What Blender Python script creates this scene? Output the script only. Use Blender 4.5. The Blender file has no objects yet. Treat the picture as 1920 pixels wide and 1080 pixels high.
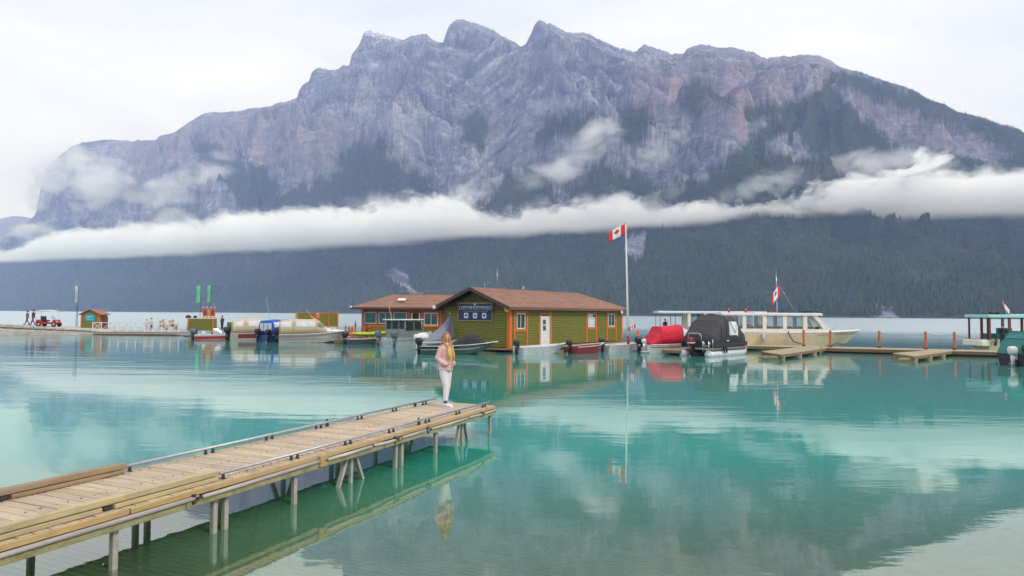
import bpy, bmesh, math, random
import numpy as np
from mathutils import Vector, Matrix, Euler

SC = bpy.context.scene
COL = SC.collection
R = math.radians
PI = math.pi

# ------------------------------------------------------------------ camera
FPX, CX, CY = 1280.0, 960.0, 540.0            # focal length in pixels of a 1920 wide picture
CAM_H = 2.72
ROLL = math.atan(12.0 / 1920.0)
PITCH = math.atan(48.0 / FPX)
cam_d = bpy.data.cameras.new('camera')
cam = bpy.data.objects.new('camera', cam_d)
COL.objects.link(cam)
cam_d.sensor_width = 36.0
cam_d.lens = 36.0 * FPX / 1920.0
cam_d.clip_start = 0.1
cam_d.clip_end = 60000.0
CAM_M = Euler((R(90) + PITCH, 0, 0)).to_matrix() @ Matrix.Rotation(ROLL, 3, 'Z')
cam.matrix_world = Matrix.Translation((0, 0, CAM_H)) @ CAM_M.to_4x4()
SC.camera = cam

# ------------------------------------------------------------------ sky and sun (bright overcast)
SUN_EL, SUN_AZ = R(42), R(128)                # azimuth clockwise from +Y: behind the camera, to the right
world = bpy.data.worlds.new('World')
SC.world = world
world.use_nodes = True
nt = world.node_tree
nt.nodes.clear()
def wn(t, **k):
    n = nt.nodes.new(t)
    for a, b in k.items(): setattr(n, a, b)
    return n
sky = wn('ShaderNodeTexSky', sky_type='NISHITA', sun_disc=False, sun_elevation=SUN_EL, sun_rotation=SUN_AZ)
tc = wn('ShaderNodeTexCoord')
mp = wn('ShaderNodeMapping'); mp.inputs['Scale'].default_value = (1.6, 1.6, 5.5)
nz = wn('ShaderNodeTexNoise'); nz.inputs['Scale'].default_value = 1.5; nz.inputs['Detail'].default_value = 5; nz.inputs['Roughness'].default_value = .5; nz.inputs['Distortion'].default_value = .5
rp = wn('ShaderNodeValToRGB')
rp.color_ramp.elements[0].position = .34; rp.color_ramp.elements[0].color = (6.9, 7.35, 8.6, 1)
rp.color_ramp.elements[1].position = .66; rp.color_ramp.elements[1].color = (9.3, 9.3, 10.0, 1)
mx = wn('ShaderNodeMix', data_type='RGBA'); mx.inputs[0].default_value = .95
bg = wn('ShaderNodeBackground'); bg.inputs[1].default_value = .1
wo = wn('ShaderNodeOutputWorld')
L = nt.links.new
L(tc.outputs['Generated'], mp.inputs[0]); L(mp.outputs[0], nz.inputs['Vector']); L(nz.outputs[0], rp.inputs[0])
L(sky.outputs[0], mx.inputs[6]); L(rp.outputs[0], mx.inputs[7]); L(mx.outputs[2], bg.inputs[0]); L(bg.outputs[0], wo.inputs[0])

sun_d = bpy.data.lights.new('sun', 'SUN')
sun_d.energy = 1.5; sun_d.angle = R(10); sun_d.color = (1, .95, .88)
sun = bpy.data.objects.new('sun', sun_d); COL.objects.link(sun)
sv = Vector((math.sin(SUN_AZ) * math.cos(SUN_EL), math.cos(SUN_AZ) * math.cos(SUN_EL), math.sin(SUN_EL)))
sun.rotation_euler = sv.to_track_quat('Z', 'Y').to_euler()

SC.view_settings.view_transform = 'Standard'
SC.view_settings.look = 'None'
SC.view_settings.exposure = 0.33
SC.view_settings.gamma = 1.0
SC.view_settings.use_curve_mapping = False
cy = SC.cycles
cy.use_denoising = True
try: cy.denoiser = 'OPENIMAGEDENOISE'
except Exception: pass
cy.max_bounces = 12; cy.diffuse_bounces = 3; cy.glossy_bounces = 3; cy.transmission_bounces = 4
cy.transparent_max_bounces = 16; cy.volume_bounces = 10
cy.volume_step_rate = 1.0; cy.volume_max_steps = 128
cy.sample_clamp_indirect = 4.0
cy.caustics_reflective = False; cy.caustics_refractive = False

# ------------------------------------------------------------------ measuring helpers
def ray(px, py):
    d = CAM_M @ Vector(((px - CX) / FPX, (CY - py) / FPX, -1.0))
    return d
def W(px, py, z=0.0):
    """point at height z seen at pixel (px, py) of the photograph"""
    d = ray(px, py); t = (z - CAM_H) / d.z
    return Vector((d.x * t, d.y * t, z))
def D(px, py, dist):
    """point seen at pixel at distance dist along +Y"""
    d = ray(px, py); t = dist / d.y
    return Vector((d.x * t, d.y * t, CAM_H + d.z * t))
def proj(x, y, z):
    """numpy: world -> pixel"""
    M = np.array(CAM_M.transposed())
    X = M[0, 0]*x + M[0, 1]*y + M[0, 2]*(z-CAM_H)
    Y = M[1, 0]*x + M[1, 1]*y + M[1, 2]*(z-CAM_H)
    Z = M[2, 0]*x + M[2, 1]*y + M[2, 2]*(z-CAM_H)
    return CX + FPX*X/(-Z), CY - FPX*Y/(-Z)

# ------------------------------------------------------------------ materials
class NB:
    def __init__(s, name):
        s.m = bpy.data.materials.new(name); s.m.use_nodes = True
        s.t = s.m.node_tree; s.t.nodes.clear()
        s.out = s.n('ShaderNodeOutputMaterial')
    def n(s, t, ins=None, **k):
        n = s.t.nodes.new(t)
        for a, b in k.items(): setattr(n, a, b)
        for a, b in (ins or {}).items():
            if hasattr(b, 'is_output') or isinstance(b, bpy.types.NodeSocket): s.t.links.new(b, n.inputs[a])
            else: n.inputs[a].default_value = b
        return n
    def math(s, op, a, b=0.0, c=None):
        ins = {0: a, 1: b}
        if c is not None: ins[2] = c
        return s.n('ShaderNodeMath', ins, operation=op).outputs[0]
    def clampmap(s, v, a, b, c=0.0, d=1.0, smooth=False):
        return s.n('ShaderNodeMapRange', {0: v, 1: a, 2: b, 3: c, 4: d}, interpolation_type='SMOOTHSTEP' if smooth else 'LINEAR').outputs[0]
    def mix(s, f, a, b, blend='MIX'):
        return s.n('ShaderNodeMix', {0: f, 6: a, 7: b}, data_type='RGBA', blend_type=blend).outputs[2]
    def noise(s, vec, scale, detail=3, rough=.5, dist=0, out=0):
        i = {'Scale': scale, 'Detail': detail, 'Roughness': rough, 'Distortion': dist}
        if vec is not None: i['Vector'] = vec
        return s.n('ShaderNodeTexNoise', i).outputs[out]
    def mapping(s, vec, scale=(1, 1, 1), rot=(0, 0, 0), loc=(0, 0, 0)):
        return s.n('ShaderNodeMapping', {'Vector': vec, 'Scale': scale, 'Rotation': rot, 'Location': loc}).outputs[0]
def rgb(h, g=None, b=None):
    """sRGB 0..255 -> linear"""
    c = (h, g, b)
    return tuple((x/255/12.92 if x/255 <= .04045 else ((x/255+.055)/1.055)**2.4) for x in c) + (1,)

_mats = {}
def M(name, col, rough=.6, metal=0.0, var=.12, scale=6.0, bump=0.0, spec=.5, stretch=(1, 1, 1), dirt=0.0, dirtcol=(.12, .09, .06, 1)):
    """painted or plain surface with mild mottling and optional dirt"""
    if name in _mats: return _mats[name]
    b = NB(name)
    tc = b.n('ShaderNodeTexCoord').outputs['Object']
    tc = b.mapping(tc, stretch)
    nz = b.noise(tc, scale, 5, .6)
    dark = tuple(x*(1-var*1.6) for x in col[:3]) + (1,)
    lite = tuple(min(1, x*(1+var)) for x in col[:3]) + (1,)
    c = b.mix(b.clampmap(nz, .3, .7), dark, lite)
    if dirt:
        n2 = b.noise(tc, scale*.45, 6, .7)
        c = b.mix(b.clampmap(n2, .5, .75, 0, dirt), c, dirtcol)
    ins = {'Base Color': c, 'Roughness': rough, 'Metallic': metal, 'Specular IOR Level': spec}
    if bump:
        ins['Normal'] = b.n('ShaderNodeBump', {'Strength': bump, 'Distance': .02, 'Height': b.noise(tc, scale*4, 4, .7)}).outputs[0]
    p = b.n('ShaderNodeBsdfPrincipled', ins)
    b.t.links.new(p.outputs[0], b.out.inputs[0])
    _mats[name] = b.m
    return b.m

# ------------------------------------------------------------------ mesh helpers
class MB:
    """collects simple solids and links them as one mesh object"""
    def __init__(s): s.v = []; s.f = []; s.sm = []
    def add(s, vs, fs, m=None, smooth=False):
        o = len(s.v)
        if m is not None: vs = [m @ Vector(p) for p in vs]
        s.v += [tuple(p) for p in vs]
        s.f += [tuple(i + o for i in f) for f in fs]
        s.sm += [smooth]*len(fs)
        return s
    def box(s, c, d, m=None, rz=0, ry=0, rx=0):
        hx, hy, hz = d[0]/2, d[1]/2, d[2]/2
        vs = [Vector((x, y, z)) for x in (-hx, hx) for y in (-hy, hy) for z in (-hz, hz)]
        if rz or ry or rx:
            e = Euler((rx, ry, rz)).to_matrix(); vs = [e @ p for p in vs]
        vs = [p + Vector(c) for p in vs]
        return s.add(vs, [(0, 1, 3, 2), (4, 6, 7, 5), (0, 4, 5, 1), (2, 3, 7, 6), (0, 2, 6, 4), (1, 5, 7, 3)], m)
    def bar(s, a, b, w, h, m=None, up=(0, 0, 1)):
        """rectangular bar from a to b"""
        a = Vector(a); b = Vector(b); d = (b-a).normalized(); u = Vector(up)
        if abs(d.dot(u)) > .98: u = Vector((0, 1, 0))
        sd = d.cross(u).normalized(); u = sd.cross(d)
        vs = []
        for p in (a, b):
            for i, j in ((-1, -1), (1, -1), (1, 1), (-1, 1)): vs.append(p + sd*(i*w/2) + u*(j*h/2))
        return s.add(vs, [(0, 3, 2, 1), (4, 5, 6, 7), (0, 1, 5, 4), (1, 2, 6, 5), (2, 3, 7, 6), (3, 0, 4, 7)], m)
    def tube(s, pts, r, n=8, m=None, cap=True):
        pts = [Vector(p) for p in pts]; rs = r if isinstance(r, (list, tuple)) else [r]*len(pts)
        vs = []; fs = []; ref = None
        for i, p in enumerate(pts):
            d = (pts[min(i+1, len(pts)-1)] - pts[max(i-1, 0)]).normalized()
            if ref is None: ref = Vector((0, 0, 1)) if abs(d.z) < .9 else Vector((1, 0, 0))
            sd = d.cross(ref).normalized(); up = sd.cross(d).normalized(); ref = up
            for k in range(n):
                a = 2*PI*k/n; vs.append(p + (sd*math.cos(a) + up*math.sin(a))*rs[i])
        for i in range(len(pts)-1):
            for k in range(n):
                a = i*n+k; b2 = i*n+(k+1) % n; fs.append((a, b2, b2+n, a+n))
        if cap:
            fs.append(tuple(reversed(range(n)))); fs.append(tuple(range((len(pts)-1)*n, len(pts)*n)))
        return s.add(vs, fs, m, True)
    def loft(s, rings, m=None, smooth=True, cap=True, closed=True):
        n = len(rings[0]); vs = [Vector(p) for r in rings for p in r]; fs = []
        for i in range(len(rings)-1):
            for k in range(n if closed else n-1):
                a = i*n+k; b2 = i*n+(k+1) % n; fs.append((a, b2, b2+n, a+n))
        if cap and closed:
            fs.append(tuple(reversed(range(n)))); fs.append(tuple(range((len(rings)-1)*n, len(rings)*n)))
        return s.add(vs, fs, m, smooth)
    def ell(s, c, r, nu=12, nv=8, m=None, rot=None):
        rings = []
        for j in range(nv+1):
            t = PI*(.02 + .96*j/nv)
            ring = []
            for k in range(nu):
                a = 2*PI*k/nu; p = Vector((math.sin(t)*math.cos(a)*r[0], math.sin(t)*math.sin(a)*r[1], math.cos(t)*r[2]))
                if rot is not None: p = rot @ p
                ring.append(p + Vector(c))
            rings.append(ring[::-1])
        return s.loft(rings, m)
    def prism(s, poly, z0, z1, m=None):
        """polygon in XY extruded along Z (then m)"""
        n = len(poly)
        vs = [(x, y, z0) for x, y in poly] + [(x, y, z1) for x, y in poly]
        fs = [tuple(reversed(range(n))), tuple(range(n, 2*n))] + [(i, (i+1) % n, n+(i+1) % n, n+i) for i in range(n)]
        return s.add(vs, fs, m)
    def mesh(s, name, mat):
        me = bpy.data.meshes.new(name)
        me.from_pydata(s.v, [], s.f)
        me.materials.append(mat)
        me.polygons.foreach_set('use_smooth', s.sm)
        me.update()
        return me
    def build(s, name, mat, parent=None, bevel=0.0, fix=True, loc=None, rz=None):
        me = s.mesh(name, mat)
        if fix:
            bm = bmesh.new(); bm.from_mesh(me)
            bmesh.ops.recalc_face_normals(bm, faces=bm.faces)
            bm.to_mesh(me); bm.free()
        o = bpy.data.objects.new(name, me); COL.objects.link(o)
        if parent is not None: o.parent = parent
        if loc is not None: o.location = loc
        if rz is not None: o.rotation_euler = (0, 0, rz)
        if bevel:
            b = o.modifiers.new('bevel', 'BEVEL'); b.width = bevel; b.segments = 2; b.limit_method = 'ANGLE'
        return o
def xz(y=0.0):
    """map XY polygon + Z extrusion to XZ polygon extruded along Y"""
    return Matrix(((1, 0, 0, 0), (0, 0, 1, y), (0, 1, 0, 0), (0, 0, 0, 1)))
def yz(x=0.0):
    return Matrix(((0, 0, 1, x), (1, 0, 0, 0), (0, 1, 0, 0), (0, 0, 0, 1)))
def tag(o, label=None, cat=None, group=None, kind=None):
    if label: o['label'] = label
    if cat: o['category'] = cat
    if group: o['group'] = group
    if kind: o['kind'] = kind
    return o
def thing(name, label, cat, loc=(0, 0, 0), rz=0.0, group=None):
    o = bpy.data.objects.new(name, None); COL.objects.link(o)
    o.empty_display_size = .2
    o.location = loc; o.rotation_euler = (0, 0, rz)
    return tag(o, label, cat, group)
def copy_tree(o, parent=None):
    c = o.copy(); COL.objects.link(c)
    if parent is not None: c.parent = parent
    for ch in [x for x in COL.objects if x.parent == o]: copy_tree(ch, c)
    return c

# ------------------------------------------------------------------ numpy noise
_rs = np.random.RandomState(7)
_perm = _rs.permutation(4096)
_grad = _rs.rand(4096)*2*np.pi
def gnoise(x, y, seed=0):
    xi = np.floor(x).astype(np.int64); yi = np.floor(y).astype(np.int64)
    xf = x-xi; yf = y-yi
    u = xf*xf*xf*(xf*(xf*6-15)+10); v = yf*yf*yf*(yf*(yf*6-15)+10)
    def g(ix, iy, dx, dy):
        h = _grad[_perm[(_perm[(ix+seed*131) & 4095] + iy) & 4095]]
        return np.cos(h)*dx+np.sin(h)*dy
    a = g(xi, yi, xf, yf); b = g(xi+1, yi, xf-1, yf); c = g(xi, yi+1, xf, yf-1); d = g(xi+1, yi+1, xf-1, yf-1)
    return (a*(1-u)+b*u)*(1-v)+(c*(1-u)+d*u)*v*1.0
def fbm(x, y, o=5, seed=0, gain=.5, lac=2.03):
    s = 0; a = 1; t = 0
    for i in range(o):
        s = s + a*gnoise(x, y, seed+i); t += a; a *= gain; x = x*lac+13.7; y = y*lac+5.3
    return s/t*1.5
def ridged(x, y, o=5, seed=0, gain=.5, lac=2.03):
    s = 0; a = 1; t = 0; w = 1
    for i in range(o):
        n = 1-np.abs(gnoise(x, y, seed+i))*2.2; n = np.clip(n, 0, 1)**2*w; w = np.clip(n*1.6, 0, 1)
        s = s + a*n; t += a; a *= gain; x = x*lac+3.1; y = y*lac+9.2
    return s/t
def grid_object(name, X, Y, Z, mat, attrs=None, smooth=True):
    nr, nc = X.shape
    me = bpy.data.meshes.new(name)
    co = np.stack([X, Y, Z], -1).reshape(-1, 3).astype(np.float32)
    i = np.arange(nr-1)[:, None]*nc + np.arange(nc-1)[None, :]
    q = np.stack([i, i+1, i+nc+1, i+nc], -1).reshape(-1, 4).astype(np.int32)
    me.vertices.add(len(co)); me.vertices.foreach_set('co', co.ravel())
    me.loops.add(q.size); me.loops.foreach_set('vertex_index', q.ravel())
    me.polygons.add(len(q)); me.polygons.foreach_set('loop_start', np.arange(0, q.size, 4, dtype=np.int32))
    me.polygons.foreach_set('loop_total', np.full(len(q), 4, dtype=np.int32))
    me.update(calc_edges=True)
    me.polygons.foreach_set('use_smooth', np.full(len(q), smooth))
    for k, a in (attrs or {}).items():
        if a.ndim == 2:
            at = me.attributes.new(k, 'FLOAT', 'POINT'); at.data.foreach_set('value', a.astype(np.float32).ravel())
        else:
            at = me.attributes.new(k, 'FLOAT_COLOR', 'POINT')
            at.data.foreach_set('color', np.concatenate([a, np.ones(a.shape[:2]+(1,))], -1).astype(np.float32).ravel())
    me.materials.append(mat)
    o = bpy.data.objects.new(name, me); COL.objects.link(o)
    return o
# ================================================================== THE SETTING
# ------------------------------------------------------------------ mountain terrain
def tab(xs, pts):
    p = np.array(pts, float); return np.interp(xs, p[:, 0], p[:, 1])
CREST = [(-900, 560), (-500, 540), (-200, 500), (0, 448), (40, 425), (62, 398), (70, 350), (82, 308), (120, 276), (150, 265), (190, 258), (215, 262), (285, 263), (290, 255), (320, 248),
 (345, 230), (375, 212), (440, 206), (490, 200), (550, 184), (555, 166), (572, 152), (579, 133), (588, 128), (620, 131), (648, 121), (652, 104), (660, 92), (668, 82), (674, 66), (681, 56),
 (700, 62), (722, 66), (750, 75), (765, 66), (780, 63), (795, 63), (805, 75), (826, 82), (832, 60), (840, 42), (850, 37), (865, 38), (880, 41), (905, 50), (930, 62), (975, 86), (985, 82),
 (992, 65), (1000, 45), (1010, 37), (1022, 42), (1040, 49), (1060, 60), (1080, 62), (1095, 61), (1110, 67), (1150, 85), (1180, 95), (1195, 97), (1203, 88), (1210, 85), (1225, 88), (1250, 98), (1283, 101),
 (1288, 93), (1297, 86), (1320, 84), (1350, 88), (1390, 92), (1415, 99), (1440, 108), (1470, 106), (1500, 104), (1520, 101), (1545, 106), (1560, 112), (1580, 125), (1620, 137), (1700, 162), (1800, 203), (1920, 243),
 (2100, 312), (2350, 400), (2700, 500), (3200, 560)]
CDIST = [(-900, 7400), (-200, 5600), (65, 5000), (290, 4600), (375, 4300), (560, 3950), (680, 3800), (760, 3850), (845, 3500), (930, 3500), (1010, 3300), (1100, 3350), (1210, 3100), (1260, 3150), (1310, 2950),
 (1440, 2850), (1520, 2650), (1700, 2350), (1920, 2150), (2300, 1900), (3200, 1700)]
SHORE = [(-900, 5200), (-200, 3900), (0, 3300), (300, 2500), (650, 1750), (900, 1380), (1200, 1090), (1600, 880), (1900, 780), (2300, 720), (3200, 700)]
NC, NR = 1300, 390
az0, az1 = math.atan((-420-CX)/FPX), math.atan((2340-CX)/FPX)
tanx = np.tan(np.linspace(az0, az1, NC))
PX = CX + tanx*FPX
yh = 582 + PX*12/1920.0
cr_y = tab(PX, CREST); cr_d = tab(PX, CDIST); sh = tab(PX, SHORE)
# smooth the plan curves so that no kinks run down the slopes
def smooth1(a, n):
    k = np.hanning(n); k /= k.sum(); return np.convolve(np.pad(a, n//2, 'edge'), k, 'same')[n//2:-(n//2)][:len(a)]
cr_d = smooth1(cr_d, 61); sh = smooth1(sh, 91) * (1+.02*fbm(PX/60, PX*0, 4, 3))
_rv = [ray(a, b_) for a, b_ in zip(PX, cr_y)]
cr_h = np.array([v.z/v.y for v in _rv])*cr_d + CAM_H
jag = fbm(PX/14, PX*0+.5, 4, 11)*12 + fbm(PX/5, PX*0+.2, 2, 15)*8
jag *= np.interp(PX, [0, 300, 380, 520, 560, 1300, 1600], [.5, .5, .5, .8, 1.2, 1.0, .4])
tt = np.concatenate([np.linspace(0, .12, 50, endpoint=False), np.linspace(.12, .45, 110, endpoint=False), np.linspace(.45, 1.0, NR-160-24), 1+np.linspace(.02, .35, 24)])
T = np.repeat(tt[:, None], NC, 1)
RD = sh[None, :] + (cr_d-sh)[None, :]*T          # distance along Y
X = RD*tanx[None, :]; Y = RD.copy()
H = np.repeat(cr_h[None, :], NR, 0)
# the crest outline is remembered only near the top; lower down the slopes follow a smoothed outline
crs = smooth1(cr_h, 181); crs2 = smooth1(cr_h, 61)
w1 = np.clip((T-.80)/.2, 0, 1)**1.6; w2 = np.clip((T-.45)/.45, 0, 1)
low = crs[None, :]*(1-w2)+crs2[None, :]*w2
Hs = low*(1-w1)+H*w1
P = np.where(T < 1, .30*T + .70*T**1.75, 1-(T-1)*1.6)
Z = Hs*P
Z += (jag[None, :])*np.clip((T-.9)/.1, 0, 1)*np.where(T > 1, np.clip(1-(T-1)*4, 0, 1), 1)
# spurs running down from the summits: (px, t) polyline, lift, half width
def spur(pts, lift, wid):
    global Z
    q = [((p-CX)/FPX*np.interp(p, PX, sh+(cr_d-sh)*t), np.interp(p, PX, sh+(cr_d-sh)*t), l) for p, t, l in pts]
    add = np.zeros_like(Z)
    wob = 1+.35*fbm(X/170, Y/170, 3, 40+int(lift))
    for (ax, ay, al), (bx, by, bl) in zip(q[:-1], q[1:]):
        dx, dy = bx-ax, by-ay; L2 = dx*dx+dy*dy
        u = np.clip(((X-ax)*dx+(Y-ay)*dy)/L2, 0, 1)
        d = np.hypot(X-ax-u*dx, Y-ay-u*dy)*wob
        l = al+(bl-al)*u
        add = np.maximum(add, 1.5*lift*l*np.clip(1-d/wid, 0, 1)**1.15)
    Z += add
spur([(1010, .985, .35), (1030, .80, 1), (1085, .6, 1), (1120, .42, .5), (1150, .3, 0)], 190, 330)
spur([(845, .985, .3), (835, .84, 1), (790, .66, .9), (740, .50, .8), (700, .36, .5), (690, .25, .0)], 210, 330)
spur([(681, .985, .2), (655, .85, .9), (600, .70, .9), (560, .5, .6), (540, .35, 0)], 170, 340)
spur([(1210, .99, .2), (1215, .82, 1), (1260, .62, .8), (1250, .45, .5), (1240, .3, 0)], 120, 220)
spur([(1300, .99, .2), (1310, .85, 1), (1345, .7, .8), (1375, .55, .3)], 110, 200)
spur([(1560, .99, .1), (1540, .85, .7), (1500, .62, 1), (1440, .47, 1), (1380, .38, .8), (1340, .3, .2)], 175, 300)
spur([(930, .98, .1), (925, .78, .8), (905, .58, .9), (880, .42, .6), (870, .3, 0)], 120, 200)
spur([(1110, .99, .1), (1150, .78, .8), (1190, .6, .8), (1185, .42, .4)], 100, 190)
spur([(1440, .99, .1), (1430, .85, .9), (1450, .72, .3)], 70, 160)
spur([(470, .98, .1), (480, .8, .8), (470, .6, .8), (440, .42, .3)], 120, 320)
spur([(290, .98, .1), (300, .8, .8), (320, .6, .8), (350, .45, .3)], 130, 300)
spur([(760, .98, .3), (755, .9, .9), (730, .78, .6)], 90, 160)
spur([(560, .97, .3), (570, .9, .7), (590, .8, .5)], 60, 200)
# gullies that fall down the slope, and finer crags
env = np.clip(T/.25, 0, 1)*np.clip((1.0-T)/.12, .12, 1)
al_, dn = X+Y*.45, Y-X*.45                        # along / down the range
wx = fbm(X/420, Y/420, 4, 21)*120
def band(xs, ys): return np.interp(PX, xs, ys)[None, :]
sm = lambda a: smooth1(a[0], 81)[None, :]
vA = sm(band([0, 560, 700, 850, 1300, 1400, 1440, 1520, 1600, 2000], [1, 1, 0, 0, 0, .6, .6, 0, 0, 0]))
vB = sm(band([0, 560, 700, 840, 890, 985, 1015, 1300, 1400, 1480, 1560, 1620, 2000], [0, 0, 1, .9, .1, .1, 1, 1, .4, .1, .2, 1, 1])); vC = np.clip(1-vA-vB, 0, 1)
sh_z = Z*np.clip((T-.15)/.3, 0, 1)
def tri(fn): return vA*fn(sh_z*.25)+vB*fn(sh_z*.85)+vC*fn(-sh_z*.8)
g1 = tri(lambda q: ridged((al_+q+wx)/330, dn/1500, 5, 31))
g2 = tri(lambda q: ridged((al_+q+wx*.6)/95, dn/420, 5, 51))
g3 = tri(lambda q: ridged((X+q+wx*.3)/42, Y/60, 4, 71))
rockw = np.clip((T-.18)/.2, 0, 1)
Z += env*((g1-.35)*150*(.25+.75*rockw) + (g2-.35)*115*(.25+.75*rockw) + (g3-.3)*20*rockw)
Z += env*fbm(X/300, Y/300, 5, 91)*32
# rock ledges on the high faces
def terrace(Z, step, hard, w):
    k = Z/step + .35*fbm(X/260, Y/260, 3, 101); f = k-np.floor(k); s = np.floor(k)+f**hard
    return Z+(s-k)*step*w
wt = np.clip((T-.6)/.2, 0, 1)*(np.interp(PX, [0, 300, 500, 760, 900, 1300], [.4, .3, 1, 1, .35, .35]))[None, :]
Z = terrace(Z, 46, 3.0, wt*.75); Z = terrace(Z, 17, 2.4, wt*.6)
def slab(a, seed, ln=520, th=20):                 # bedding seen in the slope, dipping at a degrees
    ca, sa = math.cos(R(a)), math.sin(R(a)); al = X+Y*.3
    return fbm((al*ca+Z*sa)/ln + .35*wx/120, (-al*sa+Z*ca)/th + .9*fbm(X/260, Z/200, 3, seed+9), 5, seed, gain=.62)
def band(xs, ys): return np.interp(PX, xs, ys)[None, :]
wA = band([0, 700, 800, 2000], [1, 1, 0, 0]); wB = band([700, 760, 840, 900, 960, 1005, 1300, 1400, 1500, 2000], [0, 1, 1, .1, .1, 1, 1, .4, 0, 0]); wC = np.clip(1-wA-wB, 0, 1)
lay = wA*slab(2, 301, 600, 13)+wB*slab(-38, 311, 480, 17)+wC*slab(42, 321, 480, 17)
Z_add = lay*15*np.clip((T-.2)/.2, 0, 1)*(T < 1)
Z += Z_add
ctan = ((cr_h+jag-CAM_H)/cr_d)[None, :]
lim = CAM_H+ctan*RD*(1-.10*np.clip(1-T, 0, 1))-5
Z = np.where((Z > lim) & (T < .999), lim+5*(1-np.exp(-(np.maximum(Z, lim)-lim)/5)), Z)
Z = np.where(T >= .999, np.minimum(Z, (cr_h+jag)[None, :]), Z)
Z = np.where(T <= .0, -3, Z); Z[0] = -4; Z = np.where(T < .02, np.minimum(Z, 2+300*T), Z)
qx, qy = proj(X, Y, Z)

# ---- what grows where
_nx = fbm(qx/22, qy/22, 4, 5); _ny = fbm(qx/22, qy/22, 4, 8)
def poly(pts, soft=6.0, nz=8.0, seed=5):
    """signed-distance style mask of an area of the slope"""
    p = np.array(pts, float)
    x = qx + _nx*nz*2; y = qy + _ny*nz*2
    bx0, by0 = p.min(0)-30; bx1, by1 = p.max(0)+30
    sel = (x > bx0) & (x < bx1) & (y > by0) & (y < by1)
    xs = x[sel]; ys = y[sel]; ins = np.zeros(xs.shape, bool); dm = np.full(xs.shape, 1e9)
    for (ax, ay), (bx, by) in zip(p, np.roll(p, -1, 0)):
        c = (ay > ys) != (by > ys)
        with np.errstate(divide='ignore', invalid='ignore'): ins ^= c & (xs < (bx-ax)*(ys-ay)/(by-ay+1e-9)+ax)
        dx, dy = bx-ax, by-ay; u = np.clip(((xs-ax)*dx+(ys-ay)*dy)/(dx*dx+dy*dy+1e-9), 0, 1)
        dm = np.minimum(dm, np.hypot(xs-ax-u*dx, ys-ay-u*dy))
    out = np.zeros(x.shape); out[sel] = np.clip(np.where(ins, dm, -dm)/soft+.5, 0, 1)
    return out
F = np.clip((qy-tab(qx, [(0, 455), (200, 430), (420, 405), (600, 385), (760, 372), (850, 372), (950, 395), (1100, 395), (1240, 378), (1330, 350), (1480, 340), (1600, 330), (1920, 300)]))/10, 0, 1)
fine = fbm(X/40, Y/70, 5, 60, gain=.65)
def addf(pts, **k):
    global F
    k.setdefault('soft', 20.0); F = np.maximum(F, poly(pts, **k))
addf([(355, 265), (400, 268), (440, 285), (470, 320), (480, 350), (430, 360), (400, 330), (370, 300)])
addf([(470, 300), (500, 320), (520, 350), (540, 380), (500, 400), (440, 390), (430, 330)], nz=14)
addf([(650, 275), (705, 262), (715, 250), (740, 300), (790, 325), (825, 372), (600, 380), (625, 330)])
addf([(560, 350), (600, 335), (640, 330), (640, 390), (480, 400)], nz=12)
addf([(875, 205), (905, 200), (920, 250), (895, 300), (870, 260)], nz=14)
addf([(1040, 215), (1090, 205), (1140, 235), (1130, 280), (1060, 260), (1000, 280), (1010, 240)], nz=16)
addf([(1165, 200), (1205, 190), (1225, 215), (1215, 265), (1180, 270), (1150, 240)], nz=14)
addf([(1262, 175), (1297, 150), (1330, 175), (1320, 200), (1312, 220), (1280, 215)])
addf([(1330, 165), (1375, 190), (1373, 205), (1335, 185)], nz=4)
addf([(1440, 188), (1490, 195), (1540, 165), (1580, 130), (1700, 165), (1960, 250), (1960, 320), (1860, 285), (1740, 230), (1640, 190), (1565, 155), (1575, 190), (1640, 230), (1700, 290), (1620, 320), (1500, 330), (1420, 300), (1400, 260), (1460, 220), (1400, 230), (1395, 210)])
addf([(1330, 310), (1390, 280), (1440, 255), (1520, 260), (1700, 290), (1960, 300), (1960, 400), (1300, 400), (1320, 350)])
addf([(1290, 330), (1330, 340), (1350, 400), (1200, 400)], nz=14)
addf([(1130, 310), (1200, 330), (1260, 350), (1260, 400), (1080, 400), (1050, 350)], nz=16)
addf([(940, 330), (1000, 310), (1040, 350), (1040, 400), (900, 400)], nz=16)
def subf(pts, a=1.0, **k):
    global F
    F = F*(1-a*poly(pts, **k))
subf([(1440, 262), (1490, 250), (1530, 275), (1520, 300), (1460, 290), (1430, 300)], .8, nz=16)   # pale crags
subf([(1600, 170), (1640, 190), (1800, 240), (1900, 290), (1850, 300), (1720, 260), (1640, 225), (1590, 190)], .72, nz=10)
subf([(725, 510), (745, 500), (765, 525), (795, 552), (780, 556), (745, 535)], .95, nz=8)         # scree scars
subf([(1180, 440), (1215, 440), (1205, 480), (1185, 485), (1175, 465)], .95, nz=8)
subf([(1640, 575), (1670, 570), (1680, 596), (1630, 596)], .6, nz=10)
subf([(1130, 490), (1160, 510), (1170, 540), (1140, 530)], .35, nz=14)
F = np.clip((F-.5)*1.6+.5 + fine*1.5*np.clip(F*(1-F)*4, 0, 1) - .16*np.clip(-fine*2, 0, 1)*(F > 0), 0, 1)
F *= (T < 1.02)
dens_lo = np.clip((qy-300)/200, 0, 1)
F = np.clip(F*(1+.0*dens_lo), 0, 1)

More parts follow.
